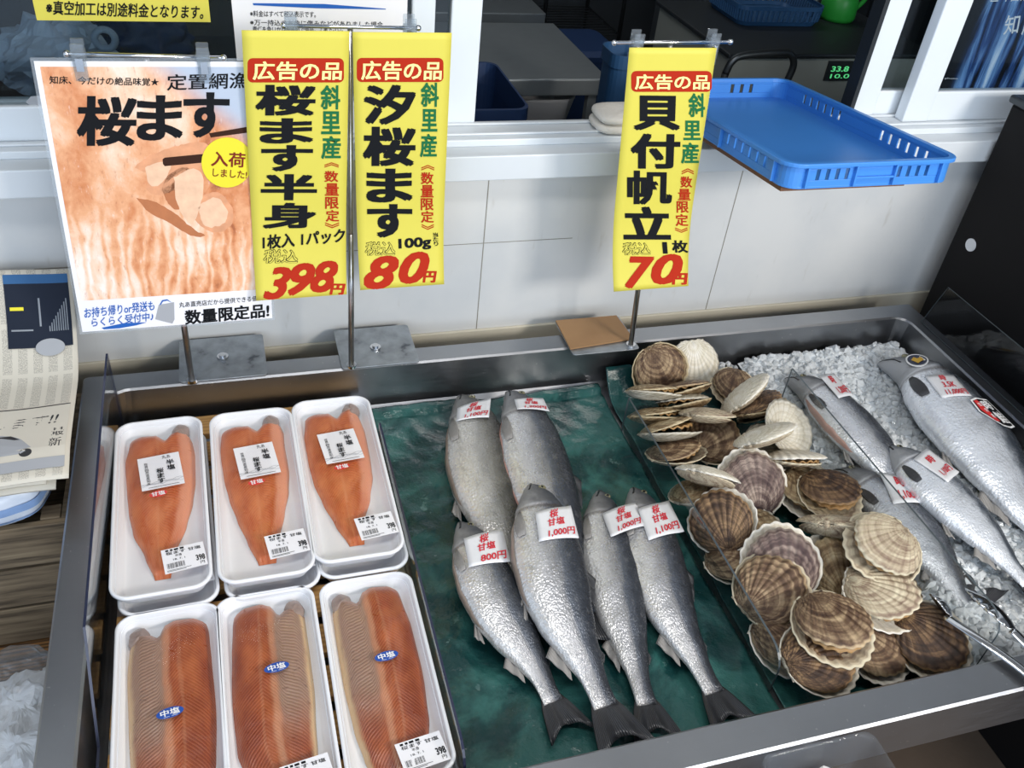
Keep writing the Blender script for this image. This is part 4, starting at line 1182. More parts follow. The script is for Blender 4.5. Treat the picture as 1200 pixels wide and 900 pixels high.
# ================================================================== SIGN STANDS
def clip(x, y, ztop, parent, flip=0):
    m = MB(); m.box((x - .0075, y - .009, ztop - .030), (x + .0075, y - .006, ztop + .014)); m.box((x - .0075, y + .005, ztop - .022), (x + .0075, y + .008, ztop + .016))
    m.tube([(x - .0085, y - .001, ztop), (x + .0085, y - .001, ztop)], .0062, 12)
    o = m.build('clip', 'clip', parent, bevel=.001)
    MB().box((x - .0042, y - .0098, ztop - .018), (x + .0042, y - .0088, ztop - .003)).build('spring', 'chrome', o)
    return o
def stand(base4, nut, foot, top, bar, clips, label, card=None):
    z = RIM + .0012
    b = [atz(x, y, z) for x, y in base4]
    t = thing('sign_stand', label, 'sign stand', (b[0] + b[2]) / 2, group='steel sign stands on the back rim')
    c = (b[0] + b[1] + b[2] + b[3]) / 4
    for p in b: p.y = min(p.y, YW - .009)
    cx = sum(p.x for p in b) / 4; cy = sum(p.y for p in b) / 4; w = abs(b[1].x - b[0].x); h = abs(b[0].y - b[3].y)
    m = MB(); m.prism([Vector((cx + a, cy + bb, z)) for a, bb in rr(w, h, .006, 4)], (0, 0, .0025)); m.build('base_plate', 'plate', t, bevel=.0005)
    if nut:
        p = atz(*nut, z + .003); m = MB(); m.tube([p, p + Vector((0, 0, .002))], .009, 16); m.tube([p, p + Vector((0, 0, .005))], .0055, 12); m.build('mounting_ring', 'chrome', t)
    f, u = foot, top
    m = MB(); m.tube([f, u], .0036, 12); m.tube([f, f + (u - f) * .45], .0046, 12); m.build('pole', 'pole', t, smooth=True)
    m = MB(); m.tube([f - Vector((0, 0, .001)), f + Vector((0, 0, .004))], .0085, 16); m.build('collar', 'chrome', t)
    m = MB(); m.tube(bar, .0026, 10); m.sphere(bar[0], .0042, 10, 6); m.sphere(bar[1], .0042, 10, 6); m.build('crossbar', 'chrome', t, smooth=True)
    for cxp in clips: clip(cxp.x, cxp.y, cxp.z, t)
    return t
Y1, Y3 = 1.172, 1.156
stand([(210, 400), (308, 393), (312, 441), (212, 449)], (261, 418), Vector((-.094, Y1 + .004, RIM + .003)), Vector((-.088, Y1 + .004, 1.2055)), [aty(78, 63, Y1), aty(262, 68, Y1)], [aty(92, 63, Y1), aty(238, 67, Y1)], 'left steel stand on the rim, holding the salmon poster')
stand([(390, 388), (477, 382), (492, 426), (402, 433)], (440, 407), Vector((.153, Y1 + .004, RIM + .003)), Vector((.160, Y1 + .004, 1.243)), [aty(333, 30, Y1), aty(490, 33, Y1)], [aty(341, 31, Y1), aty(480, 33, Y1)], 'middle steel stand on the rim, holding two yellow signs')
stand([(650, 378), (725, 372), (748, 408), (672, 418)], None, Vector((.642, Y3 + .004, RIM + .003)), Vector((.603, Y3 + .004, 1.2305)), [aty(720, 50, Y3), aty(856, 49, Y3)], [aty(746, 50, Y3), aty(835, 49, Y3)], 'right steel stand with a leaning pole behind the upright scallops')
cb = [atz(x, y, RIM + .0045) for x, y in ((651, 377), (722, 371), (742, 398), (668, 410))]
for p in cb: p.y = min(p.y, YW - .010)
tag(MB().prism(cb, (0, 0, .003)).build('cardboard_pad', 'card'), 'brown cardboard square lying on the base of the right sign stand', 'cardboard')

def hang_sign(q, yy, curl, label, fill):
    tl, tr, bl, br = [aty(x, y, yy) for x, y in q]
    z1 = (tl.z + tr.z) / 2; z0 = (bl.z + br.z) / 2; Wd = ((tr.x - tl.x) + (br.x - bl.x)) / 2; tilt = ((bl.x - tl.x) + (br.x - tr.x)) / 2
    O = Vector((tl.x, yy, z1)); U = Vector((Wd, 0, 0)); V = Vector((tilt, 0, z0 - z1))
    def fn(u, v, h):
        p = O + U * u + V * v; k = max(0, (v - .62) / .38)
        p.y += -h * 1.3 - curl * k * k; p.z += curl * .15 * k ** 3
        return p
    sh = Sheet(O, U, V, fn)
    t = thing('hanging_sign', label, 'sign', fn(.5, .5, 0), group='yellow hanging price signs')
    m = MB(); m.grid(lambda u, v: fn(u, v, 0), 10, 40); m.build('card', 'yellow', t, smooth=True, solid=.0006, offset=1)
    m = MB(); fill(sh, m); m.build('lettering', ['ink', 'red', 'green', 'yelink', 'yellow'], t)
    return sh
def header(sh, m, r, tx):
    # rounded red plate is cut into strips so that it follows the card
    sh.rect(m, *r, 1, .0004, r=6)
    sh.tb(m, '広告の品', *tx, 3, .022, 0, .0008)
def chars(sh, m, lst, col, bold):
    for c, b in lst: sh.tb(m, c, *b, col, bold, 0, .0006)
def taxin(sh, m, b):
    sh.tb(m, '税込', *b, 0, .028, .12, .0005)
    x0, y0, x1, y1 = b; sh.tb(m, '税込', x0 + .5, y0 + .4, x1 - .5, y1 - .4, 4, -.001, .12, .0009)
BO = .042
def fill1(sh, m):
    header(sh, m, (290, 68, 403, 96.5), (296, 71.5, 400, 93.5))
    chars(sh, m, [('桜', (299, 99, 369, 135.3)), ('ま', (304, 138, 367, 168)), ('す', (306, 169.5, 366, 200.5)), ('半', (305.5, 203.5, 371, 234.4)), ('身', (307.5, 237, 370, 267))], 0, BO)
    chars(sh, m, [('斜', (375.6, 99.6, 398.6, 128)), ('里', (376.3, 130, 399, 157)), ('産', (376.3, 159, 399.3, 186))], 2, .026)
    chars(sh, m, [('︽', (380, 190, 397, 196)), ('︾', (380.7, 260, 397.4, 266.5))], 1, .01)
    chars(sh, m, [('数', (380, 200, 396.4, 213)), ('量', (380.7, 214.5, 397, 229)), ('限', (381, 230.5, 397, 244.5)), ('定', (381.6, 245.7, 397.4, 259))], 1, .02)
    sh.text(m, '1枚入 1パック', (307.5, 290.5), (403.4, 282), (307.5, 274.5), 0, .028, 0, .0008)
    taxin(sh, m, (308, 290, 348.5, 305.5))
    sh.tb(m, '3', 307.5, 309, 340, 343.5, 1, .034, .35, .0006); sh.tb(m, '9', 336, 304.5, 368, 339.5, 1, .034, .35, .0006); sh.tb(m, '8', 362, 302, 394.5, 336, 1, .034, .35, .0006); sh.tb(m, '円', 384, 326.5, 403, 338, 1, .05, .2, .0006)
hang_sign([(283, 35), (411, 37), (301, 348), (404, 335)], Y1 - .016, .022, 'left yellow sign with price 398 yen, overlapping the salmon poster', fill1)
def fill2(sh, m):
    header(sh, m, (418, 67.7, 519.6, 96), (423, 71, 517, 93.5))
    chars(sh, m, [('汐', (426, 98.6, 486, 146)), ('桜', (425, 148, 486, 194.5)), ('ま', (429, 197, 483.4, 237)), ('す', (430, 238.5, 482, 276.7))], 0, BO)
    chars(sh, m, [('斜', (493, 96.5, 514, 125)), ('里', (493.5, 127.5, 512.4, 154)), ('産', (492, 156.5, 511.7, 184))], 2, .026)
    chars(sh, m, [('︽', (493.5, 193, 509, 199.4)), ('︾', (493.5, 261.7, 508, 268))], 1, .01)
    chars(sh, m, [('数', (493, 201.5, 508, 215.5)), ('量', (493, 216.5, 508, 231)), ('限', (493, 232, 508, 246)), ('定', (493, 246.7, 508, 260))], 1, .02)
    taxin(sh, m, (426.6, 281, 462, 296.5))
    sh.text(m, '100g', (466, 292), (504, 289), (466, 278), 0, .035, 0, .0006)
    chars(sh, m, [('当', (506.6, 271, 512.6, 275.6)), ('た', (506.6, 276, 512.6, 280.4)), ('り', (507.4, 280.8, 512.4, 285.6))], 0, .02)
    sh.tb(m, '8', 424, 296, 465, 331.8, 1, .034, .35, .0006); sh.tb(m, '0', 464.5, 291.5, 501, 326, 1, .034, .35, .0006); sh.tb(m, '円', 492, 312.4, 509, 324.5, 1, .05, .2, .0006)
hang_sign([(413, 38), (523, 38), (414, 337), (517, 323)], Y1 - .013, .022, 'middle yellow sign with price 80 yen per 100g', fill2)
def fill3(sh, m):
    header(sh, m, (739.5, 83, 834, 107.5), (743.5, 86.7, 831, 104.8))
    chars(sh, m, [('貝', (742, 111.5, 796.8, 152.5)), ('付', (738.7, 156, 796, 197.5)), ('立', (729.5, 241.5, 784.7, 279))], 0, BO); chars(sh, m, [('帆', (734.7, 199.5, 787, 239.6))], 0, .032)
    chars(sh, m, [('斜', (806.7, 109, 826, 137)), ('里', (800.8, 141, 821, 164)), ('産', (798, 166.7, 818.7, 191.5))], 2, .026)
    chars(sh, m, [('︽', (798.6, 197, 813, 204)), ('︾', (790, 265.6, 804.7, 271.4))], 1, .01)
    chars(sh, m, [('数', (797, 206.4, 811, 219.7)), ('量', (794.5, 221, 809, 234.5)), ('限', (792.8, 235.5, 806.8, 249)), ('定', (791, 250.3, 805.8, 264))], 1, .02)
    taxin(sh, m, (727, 282, 759.8, 296)); sh.tb(m, '1', 774, 281.5, 779.5, 294, 0, .04, 0, .0008); sh.tb(m, '枚', 785, 279.5, 803.5, 293, 0, .03, .0, .0008)
    sh.tb(m, '7', 725.6, 297, 762.9, 330.6, 1, .034, .35, .0006); sh.tb(m, '0', 757, 294, 795.4, 326.3, 1, .034, .35, .0006); sh.tb(m, '円', 779.8, 314.3, 799.7, 326.3, 1, .05, .2, .0006)
hang_sign([(738, 54), (842, 58), (714, 336), (799, 326)], Y3 - .013, .026, 'right yellow sign with price 70 yen, above the scallops', fill3)

# ------------------------------------------------------------------ salmon poster
PO = Vector((-.2115, Y1 - .004, 1.2010)); PU = Vector((.260, 0, -.001)); PV = Vector((-.0145, -.018, -.374))
sh = Sheet(PO, PU, PV)
po = thing('poster', 'laminated poster of flaked salmon with bold black title and yellow badge', 'poster', PO + PU * .5 + PV * .5)
m = MB(); m.grid(lambda u, v: sh.fn(-.014 + 1.028 * u, -.010 + 1.020 * v, -.0004), 2, 2); m.build('laminate', 'laminate', po, solid=.0006, offset=1)
m = MB(); sh.rect(m, 0, 0, 1, 1, 0, 0, px=False); m.build('sheet', 'paper', po)
m = MB(); a = sh.px(46, 78); b = sh.px(95.5, 352.5); sh.rect(m, .022, a[1], .978, b[1], 0, .0003, px=False); m.build('picture', 'photo', po)
M_ = MAT; M_['chop'] = plain('chopstick_print', hx('3a231a'), .5)
M_['flake_a'] = plain('pale_salmon_print', hx('eec2a2'), .3, var=.25, vscale=70); M_['flake_b'] = plain('mid_salmon_print', hx('dc9f79'), .3, var=.3, vscale=70); M_['flake_c'] = plain('dark_salmon_print', hx('b87650'), .3, var=.2, vscale=60)
m = MB()
for pts, mi in (([(158, 196), (170, 186), (190, 176), (212, 170), (232, 166), (246, 172), (240, 190), (222, 205), (205, 222), (186, 228), (172, 222), (176, 206)], 1),
                ([(196, 206), (214, 196), (226, 204), (222, 232), (208, 246), (196, 236), (190, 220)], 2), ([(204, 208), (224, 198), (238, 206), (236, 236), (226, 262), (214, 252), (206, 232)], 0),
                ([(226, 240), (240, 228), (258, 226), (272, 244), (272, 262), (258, 272), (240, 268), (228, 256)], 1), ([(232, 242), (244, 234), (256, 232), (266, 246), (264, 260), (250, 266), (238, 262)], 0),
                ([(170, 196), (186, 190), (200, 190), (196, 206), (184, 218), (174, 214)], 0), ([(160, 232), (180, 236), (205, 250), (226, 268), (240, 276), (224, 276), (200, 262), (174, 248)], 2)):
    cl = catmull([Vector((*p, 0)) for p in pts + pts[:1]], 6)[:-1]; sh.poly(m, [(p.x + 1.5 * noise.noise((p.x * .2, p.y * .2, 1)), p.y + 1.5 * noise.noise((p.x * .2, p.y * .2, 5))) for p in cl], mi, .0005 + .0001 * (mi == 0))
m.build('flakes', ['flake_a', 'flake_b', 'flake_c'], po)
m = MB()
sh.text(m, '知床、今だけの絶品味覚★', (58, 98), (186, 100.5), (58, 88.5), 0, .012, 0, .0008); sh.text(m, '定置網漁', (195.5, 106), (291, 103), (195.5, 87), 0, .012, 0, .0008)
for c, bx in (('桜', (90, 112, 159, 171)), ('ま', (160, 111, 214, 164.5)), ('す', (215, 107.5, 268, 161))): sh.tb(m, c, *bx, 0, .035, 0, .0008)
sh.oval(m, 266, 190, 30, 29.5, 1, .0012); sh.text(m, '入荷', (247, 194), (287, 196), (247.5, 176.5), 2, .02, 0, .0016); sh.text(m, 'しました!', (249, 206), (289, 209), (249.5, 196.8), 2, .012, 0, .0016)
sh.poly(m, [(190.5, 186.5), (193, 184.5), (240, 180), (242, 190), (193, 194.5), (191, 192)], 3, .0007); sh.poly(m, [(245, 156), (292, 148), (292, 155), (247, 161)], 3, .0007)
sh.text(m, 'お持ち帰りor発送も', (99, 373), (181, 363.5), (98.5, 361), 4, .012, 0, .0006); sh.text(m, 'らくらく受付中♪', (107.5, 383), (180, 375.5), (107, 372.5), 4, .012, 0, .0006)
sh.poly(m, [(119, 384), (145, 378.5), (172, 377.5), (160, 381), (140, 384.5), (122, 385.8)], 4, .0005)
sh.poly(m, [(186, 357), (204, 354), (204.5, 374), (202, 379), (182, 374)], 5, .0005); sh.poly(m, [(187, 357), (190, 351.5), (196, 350.5), (201, 354), (203, 355), (196, 352), (191, 353), (188.5, 357)], 4, .0007)
sh.text(m, '丸あ直売店だから提供できる値段', (210, 360.5), (308, 352), (209.6, 354), 0, .006, 0, .0006); sh.text(m, '数量限定品!', (217, 380.5), (315.5, 371.5), (216, 363.5), 0, .030, 0, .0006)
m.build('lettering', ['ink', 'badge', 'brown', 'chop', 'blue', 'greyink'], po)

# ================================================================== NOTICES IN THE WINDOW
YN = YG - .004 - .0025
def notice(name, q, label, cat, mat, fill, mats):
    tl = aty(*q[0], YN); br = aty(*q[1], YN); O = Vector((tl.x, YN, max(tl.z, 1.33) if q[0][1] <= 0 else tl.z)); 
    U = Vector((br.x - tl.x, 0, 0)); V = Vector((0, 0, br.z - O.z)); s_ = Sheet(O, U, V)
    t = thing(name, label, cat, O + U * .5 + V * .5)
    m = MB(); s_.rect(m, 0, 0, 1, 1, 0, 0, px=False); m.build('sheet', mat, t, solid=.0004)
    m = MB(); fill(s_, m); m.build('lettering', mats, t); return s_
notice('window_notice', [(38, 0), (247, 26)], 'yellow notice with one black line of text in the left window', 'notice', 'yellow',
       lambda s_, m: s_.text(m, '※真空加工は別途料金となります。', (54, 17), (238, 22.5), (54, 0), 0, .02, 0, .0006), ['ink'])
def fw(s_, m):
    s_.text(m, '※料金はすべて税込表示です。', (293, 19.5), (370, 20.5), (293, 12), 0, .01, 0, .0006)
    s_.text(m, '※万一持込のお魚に傷みなどがありました場合、', (293, 29.5), (451, 32), (293, 22.5), 0, .01, 0, .0006)
    s_.text(m, '責任を負いかねますので何卒ご了承下さい。', (296, 38), (402, 38), (296, 30.5), 0, .01, 0, .0006)
    s_.poly(m, [(296, 3.5), (380, 4.5), (452, 10), (452, 11), (370, 9.5), (297, 6)], 1, .0006)
notice('window_notice', [(271, 0), (476, 71)], 'white notice with small black lines and a blue stroke behind the signs', 'notice', 'paper', fw, ['ink', 'blue'])
# dark ice picture poster behind the right pane
s3 = None
yq = YG + .010
tl = aty(1108, 0, yq); br = aty(1215, 104, yq)
O = Vector((tl.x, yq, 1.40)); U = Vector((.26, 0, 0)); V = Vector((0, 0, br.z - 1.40))
sp = Sheet(O, U, V)
t = thing('window_poster', 'dark poster of blue ice falls behind the right window pane', 'poster', O + U * .5 + V * .5)
m = MB(); sp.rect(m, 0, 0, 1, 1, 0, 0, px=False); m.build('picture', 'icefall', t, solid=.0004)
m = MB(); sp.text(m, '知', (1175, 41), (1192, 39), (1179, 18), 0, .01, 0, .0008); sp.text(m, '床', (1196, 41), (1214, 39), (1200, 18), 0, .01, 0, .0008)
sp.text(m, '世界自然遺産', (1158, 3), (1230, -1), (1161, -10), 0, .01, 0, .0008); sp.text(m, 'photo', (1107, 93), (1122, 93.4), (1107, 90.5), 0, 0, 0, .0008)
m.build('lettering', 'white', t)

# ================================================================== BLUE TRAY ON ITS BOARD
yF = 1.0
Cc = aty(928, 192, yF); Bc = aty(1125, 186, yF)
tw, td, th_ = Bc.x - Cc.x + .012, .50, .038
sl = math.atan2(.058, .497)
TM = Matrix.Translation((Cc.x - .006, yF - .004, Cc.z)) @ Matrix.Rotation(-sl, 4, 'X')
tr = thing('plastic_tray', 'shallow blue plastic tray with slotted sides on the window ledge', 'tray', TM.translation, (-sl, 0, 0))
m = MB()
R0 = .030
def rrz(dw, r, z): return [Vector((tw / 2 + a, td / 2 + b, z)) for a, b in rr(tw - dw, td - dw, r, 7)]
m.rings([rrz(.012, R0 - .005, -th_), rrz(.012, R0 - .005, -th_ + .0035)], 0)          # floor plate
# lip
m.rings([rrz(0.012, R0 - .005, -.006), rrz(0, R0, -.006), rrz(0, R0, -.001), rrz(.002, R0, 0), rrz(.020, R0 - .009, 0), rrz(.021, R0 - .009, -.006)], 0, False, False)
# corner posts
for cx, cy, a0 in ((tw - R0, td - R0, 0), (R0, td - R0, 90), (R0, R0, 180), (tw - R0, R0, 270)):
    rings_ = []
    for z in (-th_ + .001, -.003):
        ri, ro = R0 - .0095, R0 - .0065
        a = [math.radians(a0 + 90 * k / 6) for k in range(7)]
        rings_.append([Vector((cx + math.cos(q) * ro, cy + math.sin(q) * ro, z)) for q in a] + [Vector((cx + math.cos(q) * ri, cy + math.sin(q) * ri, z)) for q in a[::-1]])
    m.rings(rings_)
def wall(axis, off, L0, L1, slots):
    """straight wall with slot holes; slots: list of (centre, width)"""
    t0, t1 = off, off + .003; zb, zt = -th_ + .001, -.003; sb, stp = -th_ + .012, -.010
    def bx(a, b, z0, z1):
        if b - a < 1e-4: return
        if axis == 'x': m.box((a, t0, z0), (b, t1, z1))
        else: m.box((t0, a, z0), (t1, b, z1))
    bx(L0, L1, zb, sb); bx(L0, L1, stp, zt); c = L0
    for s_, w in slots: bx(c, s_ - w / 2, sb, stp); c = s_ + w / 2
    bx(c, L1, sb, stp)
sx = [(.055 + .016 * k, .006) for k in range(4)]
wall('x', .0065, R0, tw - R0, sx + [(tw - .105 + .016 * k, .006) for k in range(4)])
wall('x', td - .0095, R0, tw - R0, [(.07 + .020 * k, .007) for k in range(3)] + [(tw - .115 + .020 * k, .007) for k in range(3)])
sy = [(.07 + .022 * k, .007) for k in range(6)] + [(td - .20 + .022 * k, .007) for k in range(6)]
wall('y', .0065, R0, td - R0, sy); wall('y', tw - .0095, R0, td - R0, sy)
for x in (.035, .115, tw - .115, tw - .035): m.box((x - .0015, .0005, -th_ + .002), (x + .0015, .0066, -.003))
m.box((.115, .0015, -th_ + .013), (tw - .115, .0066, -th_ + .016))
for yv in (.04, .20, td - .22, td - .04):
    m.box((.0005, yv - .0015, -th_ + .002), (.0066, yv + .0015, -.003)); m.box((tw - .0066, yv - .0015, -th_ + .002), (tw - .0005, yv + .0015, -.003))
m.build('tray_body', 'bluetub', tr, world=False, bevel=.0006)
bd = MB().box((.010, .022, -th_ - .008), (tw - .075, .40, -th_ - .0008), M=TM)
tag(bd.build('plywood_board', 'plyedge', bevel=.0008), 'thin brown board under the blue tray, jutting out from the window ledge', 'board')
# folded towel on the ledge
tp = aty(722, 150, YW + .03)
t = thing('folded_towel', 'white folded towel on the window ledge behind the right yellow sign', 'towel', (tp.x + .02, YW + .035, LED + .0125))
m = MB()
def tow(z0, hh, w, d, s):
    def fn(u, v):
        a = 2 * PI * u; e = PI * (v - .5); cx = math.copysign(abs(math.cos(a)) ** .5, math.cos(a)); cy = math.copysign(abs(math.sin(a)) ** .5, math.sin(a)); ce = abs(math.cos(e)) ** .45
        n_ = .0015 * noise.noise((u * 9, v * 6, s))
        return Vector((cx * ce * w + n_, cy * ce * d, z0 + hh / 2 + math.copysign(abs(math.sin(e)) ** .7, math.sin(e)) * hh / 2 + n_))
    m.grid(fn, 28, 10, 0, True)
tow(0, .017, .062, .040, 1); tow(.0155, .018, .060, .039, 2)
m.build('cloth', 'towel', t, smooth=True, world=False)

# ================================================================== BLACK CABINET AT THE RIGHT
t = thing('black_cabinet', 'tall black cabinet with a bright lid edge closing the right side', 'cabinet', (1.8, .7, 0))
XC = 1.352
box('body', (XC, .1, 0), (2.3, 1.255, 1.095), 'black', t, .004)
m = MB().box((XC - .006, .09, 1.0955), (2.31, 1.262, 1.110)); part_label(m.build('lid', 'darksteel', t, bevel=.004), 'dark metal lid edge')
p = atx(1138, 287, XC); m = MB(); m.tube([(XC - .002, p.y, p.z), (XC + .001, p.y, p.z)], .0125, 24); part_label(m.build('cover_cap', 'cap', t), 'small white round cover cap')

# ================================================================== CRATES, NEWSPAPERS AND BAG ON THE LEFT
def crate(name, label, x0, x1, y0, y1, z0, z1, mat, slats=True, lid=False, grp=None):
    t = thing(name, label, 'crate', ((x0 + x1) / 2, (y0 + y1) / 2, z0))
    n = 3; hh = (z1 - z0) / n
    for k in range(n):
        a, b = z0 + hh * k + .002, z0 + hh * (k + 1) - .004
        m = MB(); m.box((x0, y0, a), (x1, y0 + .010, b)); m.build('front_board', mat, t, bevel=.001)
        m = MB(); m.box((x0, y1 - .010, a), (x1, y1, b)); m.build('back_board', mat, t, bevel=.001)
        m = MB(); m.box((x0, y0 + .0105, a), (x0 + .010, y1 - .0105, b)); m.build('side_board', mat, t, bevel=.001)
        m = MB(); m.box((x1 - .010, y0 + .0105, a), (x1, y1 - .0105, b)); m.build('side_board', mat, t, bevel=.001)
    for a in (x0 + .0105, x1 - .0355):
        for b in (y0 + .0105, y1 - .0355): m = MB(); m.box((a, b, z0 + .002), (a + .025, b + .025, z1 - .002)); m.build('corner_post', mat, t, bevel=.001)
    m = MB(); m.box((x0 + .011, y0 + .011, z0), (x1 - .011, y1 - .011, z0 + .008)); m.build('bottom', mat, t)
    if lid:
        yy = y0; k = 0
        while yy < y1 - .03:
            m = MB(); m.box((x0, yy, z1), (x1, min(yy + .075, y1), z1 + .010)); m.build('top_slat', mat, t, bevel=.0012); yy += .084
    return t
XR_ = -.262
crate('wooden_crate', 'brown slatted wooden box low on the left, beside the tank', -.75, XR_ - .004, .60, 1.10, .002, .40, 'plank', lid=True)
crate('wooden_crate', 'grey open wooden crate holding the wrapped pack under the newspapers', -.70, XR_, .955, 1.24, .413, .655, 'crate')
pk = thing('wrapped_pack', 'white and blue plastic wrapped pack under the newspapers', 'pack', (-.45, 1.08, .656))
m = MB()
def pkf(u, v):
    a = 2 * PI * u; e = PI * (v - .5); cx = math.copysign(abs(math.cos(a)) ** .35, math.cos(a)); cy = math.copysign(abs(math.sin(a)) ** .35, math.sin(a)); ce = abs(math.cos(e)) ** .25
    n_ = .004 * noise.noise((u * 22, v * 9, 4))
    return Vector((-.455 + cx * ce * (.175 + n_), 1.090 + cy * ce * (.150 + n_), .6905 + math.copysign(abs(math.sin(e)) ** .6, math.sin(e)) * .037 + n_ * .5))
m.grid(pkf, 60, 14, 0, True); m.build('wrapper', 'packwrap', pk, smooth=True)
for k in range(2):
    m = MB()
    def stripe(u, v, k=k): p = pkf(.5 + .5 * u + .25, .47 + .035 * v + .10 * k - .08); c = Vector((-.455, 1.09, .695)); return c + (p - c) * 1.006
    m.grid(stripe, 40, 1); m.build('printed_band', 'paleblue', pk, smooth=True)
# bearing bars under the pack so that it rests on the crate
# newspapers
def news_fn(x0, x1, y0, y1, zb, rise, yr, skew=0.0):
    def fn(u, v, h=0):
        y = y1 + (y0 - y1) * v; k = max(0, (y - yr) / (y1 - yr))
        x = x0 + (x1 - x0) * u + skew * v
        z = zb + rise * k ** 1.5 + .002 * math.sin(u * 11 + v * 4) - .010 * max(0, v - .85) / .15
        return Vector((x, y - .015 * k * k, z + h))
    return fn
def paper_thing(fn, label, mat, th, extra=None):
    t = thing('newspaper', label, 'newspaper', fn(.5, .6), group='newspapers piled at the left')
    m = MB(); m.grid(lambda u, v: fn(u, v), 30, 30, 0, False, lambda u, v: (u, 1 - v)); m.build('sheets', mat, t, smooth=True, solid=th, offset=1)
    return t
for k, (lab, dx) in enumerate((('newspaper at the bottom of the left pile, white edge showing', -.012), ('newspaper second from the bottom of the left pile', -.022), ('newspaper just under the printed top one', -.010))):
    f = news_fn(-.60, -.250 + dx, .945 + .004 * k, 1.24, .7345 + .0075 * k, .01, 1.1)
    paper_thing(f, lab, 'newsplain', .0045)
fn = news_fn(-.60, -.2450, .936, 1.285, .7575, .105, 1.13, .004)
t = paper_thing(fn, 'top newspaper with a dark blue advert, its back edge curling up the wall', 'news', .0012)
ns = Sheet(fn(0, 0), fn(1, 0) - fn(0, 0), fn(0, 1) - fn(0, 0), fn)
m = MB()
def band(u0, v0, u1, v1, mi, h=.0016, n=24): m.grid(lambda u, v: fn(u0 + (u1 - u0) * u, v0 + (v1 - v0) * v, h + .0008), n, n, mi)
band(.745, .02, .985, .05, 2); band(.745, .05, .985, .28, 0)
for k in range(9): band(.90 + .0085 * k, .22 - .012 * k - .02, .904 + .0085 * k, .22, 8, .0021, 3)
band(.76, .13, .81, .142, 5, .0021, 3); band(.76, .21, .84, .216, 8, .0021, 3); band(.865, .10, .872, .20, 8, .0021, 3)
b = len(m.v)
for i in range(28): m.vert(fn(.90 + .055 * math.cos(2 * PI * i / 28), .285 + .035 * math.sin(2 * PI * i / 28), .0042))
m.face([b + i for i in range(28)], 3)
band(.60, .60, .985, .93, 4, .0004); band(.60, .595, .985, .600, 6, .0007); 
ns.text(m, 'します!!', (.72, .715), (.95, .715), (.72, .65), 6, .03, .2, .001, px=False)
for c, (a, bb) in zip('最新', ((.93, .74), (.925, .80))): ns.text(m, c, (a, bb + .05), (a + .045, bb + .05), (a, bb), 6, .03, 0, .001, px=False)
car = [(.62, .86), (.62, .80), (.66, .78), (.70, .745), (.80, .745), (.85, .785), (.90, .80), (.905, .85), (.88, .865), (.66, .87)]
b = len(m.v)
for p in car: m.vert(fn(*p, .0009))
m.face([b + i for i in range(len(car))], 3)
win = [(.70, .78), (.715, .757), (.79, .757), (.825, .785)]
b = len(m.v)
for p in win: m.vert(fn(*p, .0013))
m.face([b + i for i in range(4)], 6)
for cx in (.69, .85):
    b = len(m.v)
    for i in range(16): m.vert(fn(cx + .022 * math.cos(2 * PI * i / 16), .863 + .020 * math.sin(2 * PI * i / 16), .0013))
    m.face([b + i for i in range(16)], 6)
band(.60, .90, .985, .95, 7, .001)
part_label(m.build('print', ['newsnavy', 'white', 'newsblue', 'greyink', 'newsplain', 'badge', 'newsink', 'greyink', 'newsgrey'], t), 'dark blue advert and small car picture')
# bag of crumpled white paper
t = thing('plastic_bag', 'clear plastic bag of crumpled white paper at the bottom left', 'bag', (-.345, .78, .411))
m = MB()
def crum(cx, cy, cz, r, s):
    def f(u, v):
        a = 2 * PI * u; e = PI * (v - .5); d = Vector((math.cos(a) * math.cos(e), math.sin(a) * math.cos(e), math.sin(e)))
        rr_ = r * (1 + .45 * noise.noise(d * 2.2 + Vector((s, 0, 0))) + .22 * abs(noise.noise(d * 6 + Vector((0, s, 0)))))
        return Vector((cx, cy, cz)) + Vector((d.x * rr_, d.y * rr_, d.z * rr_ * .65))
    m.grid(f, 48, 24, 0, True)
crum(-.345, .800, .455, .055, 1); crum(-.300, .835, .450, .034, 2); crum(-.335, .735, .455, .055, 3); crum(-.40, .76, .455, .05, 4)
m.build('crumpled_paper', 'bag', t, smooth=False)
m = MB()
def bagf(u, v):
    a = 2 * PI * u; e = PI * (v - .5); d = Vector((math.cos(a) * math.cos(e), math.sin(a) * math.cos(e), math.sin(e)))
    rr_ = 1 + .12 * noise.noise(d * 3) + .06 * abs(noise.noise(d * 9))
    return Vector((-.352 + d.x * .080 * rr_, .780 + d.y * .105 * rr_, .478 + d.z * .064 * rr_))
m.grid(bagf, 50, 26, 0, True); m.build('film', 'poly', t, smooth=False)

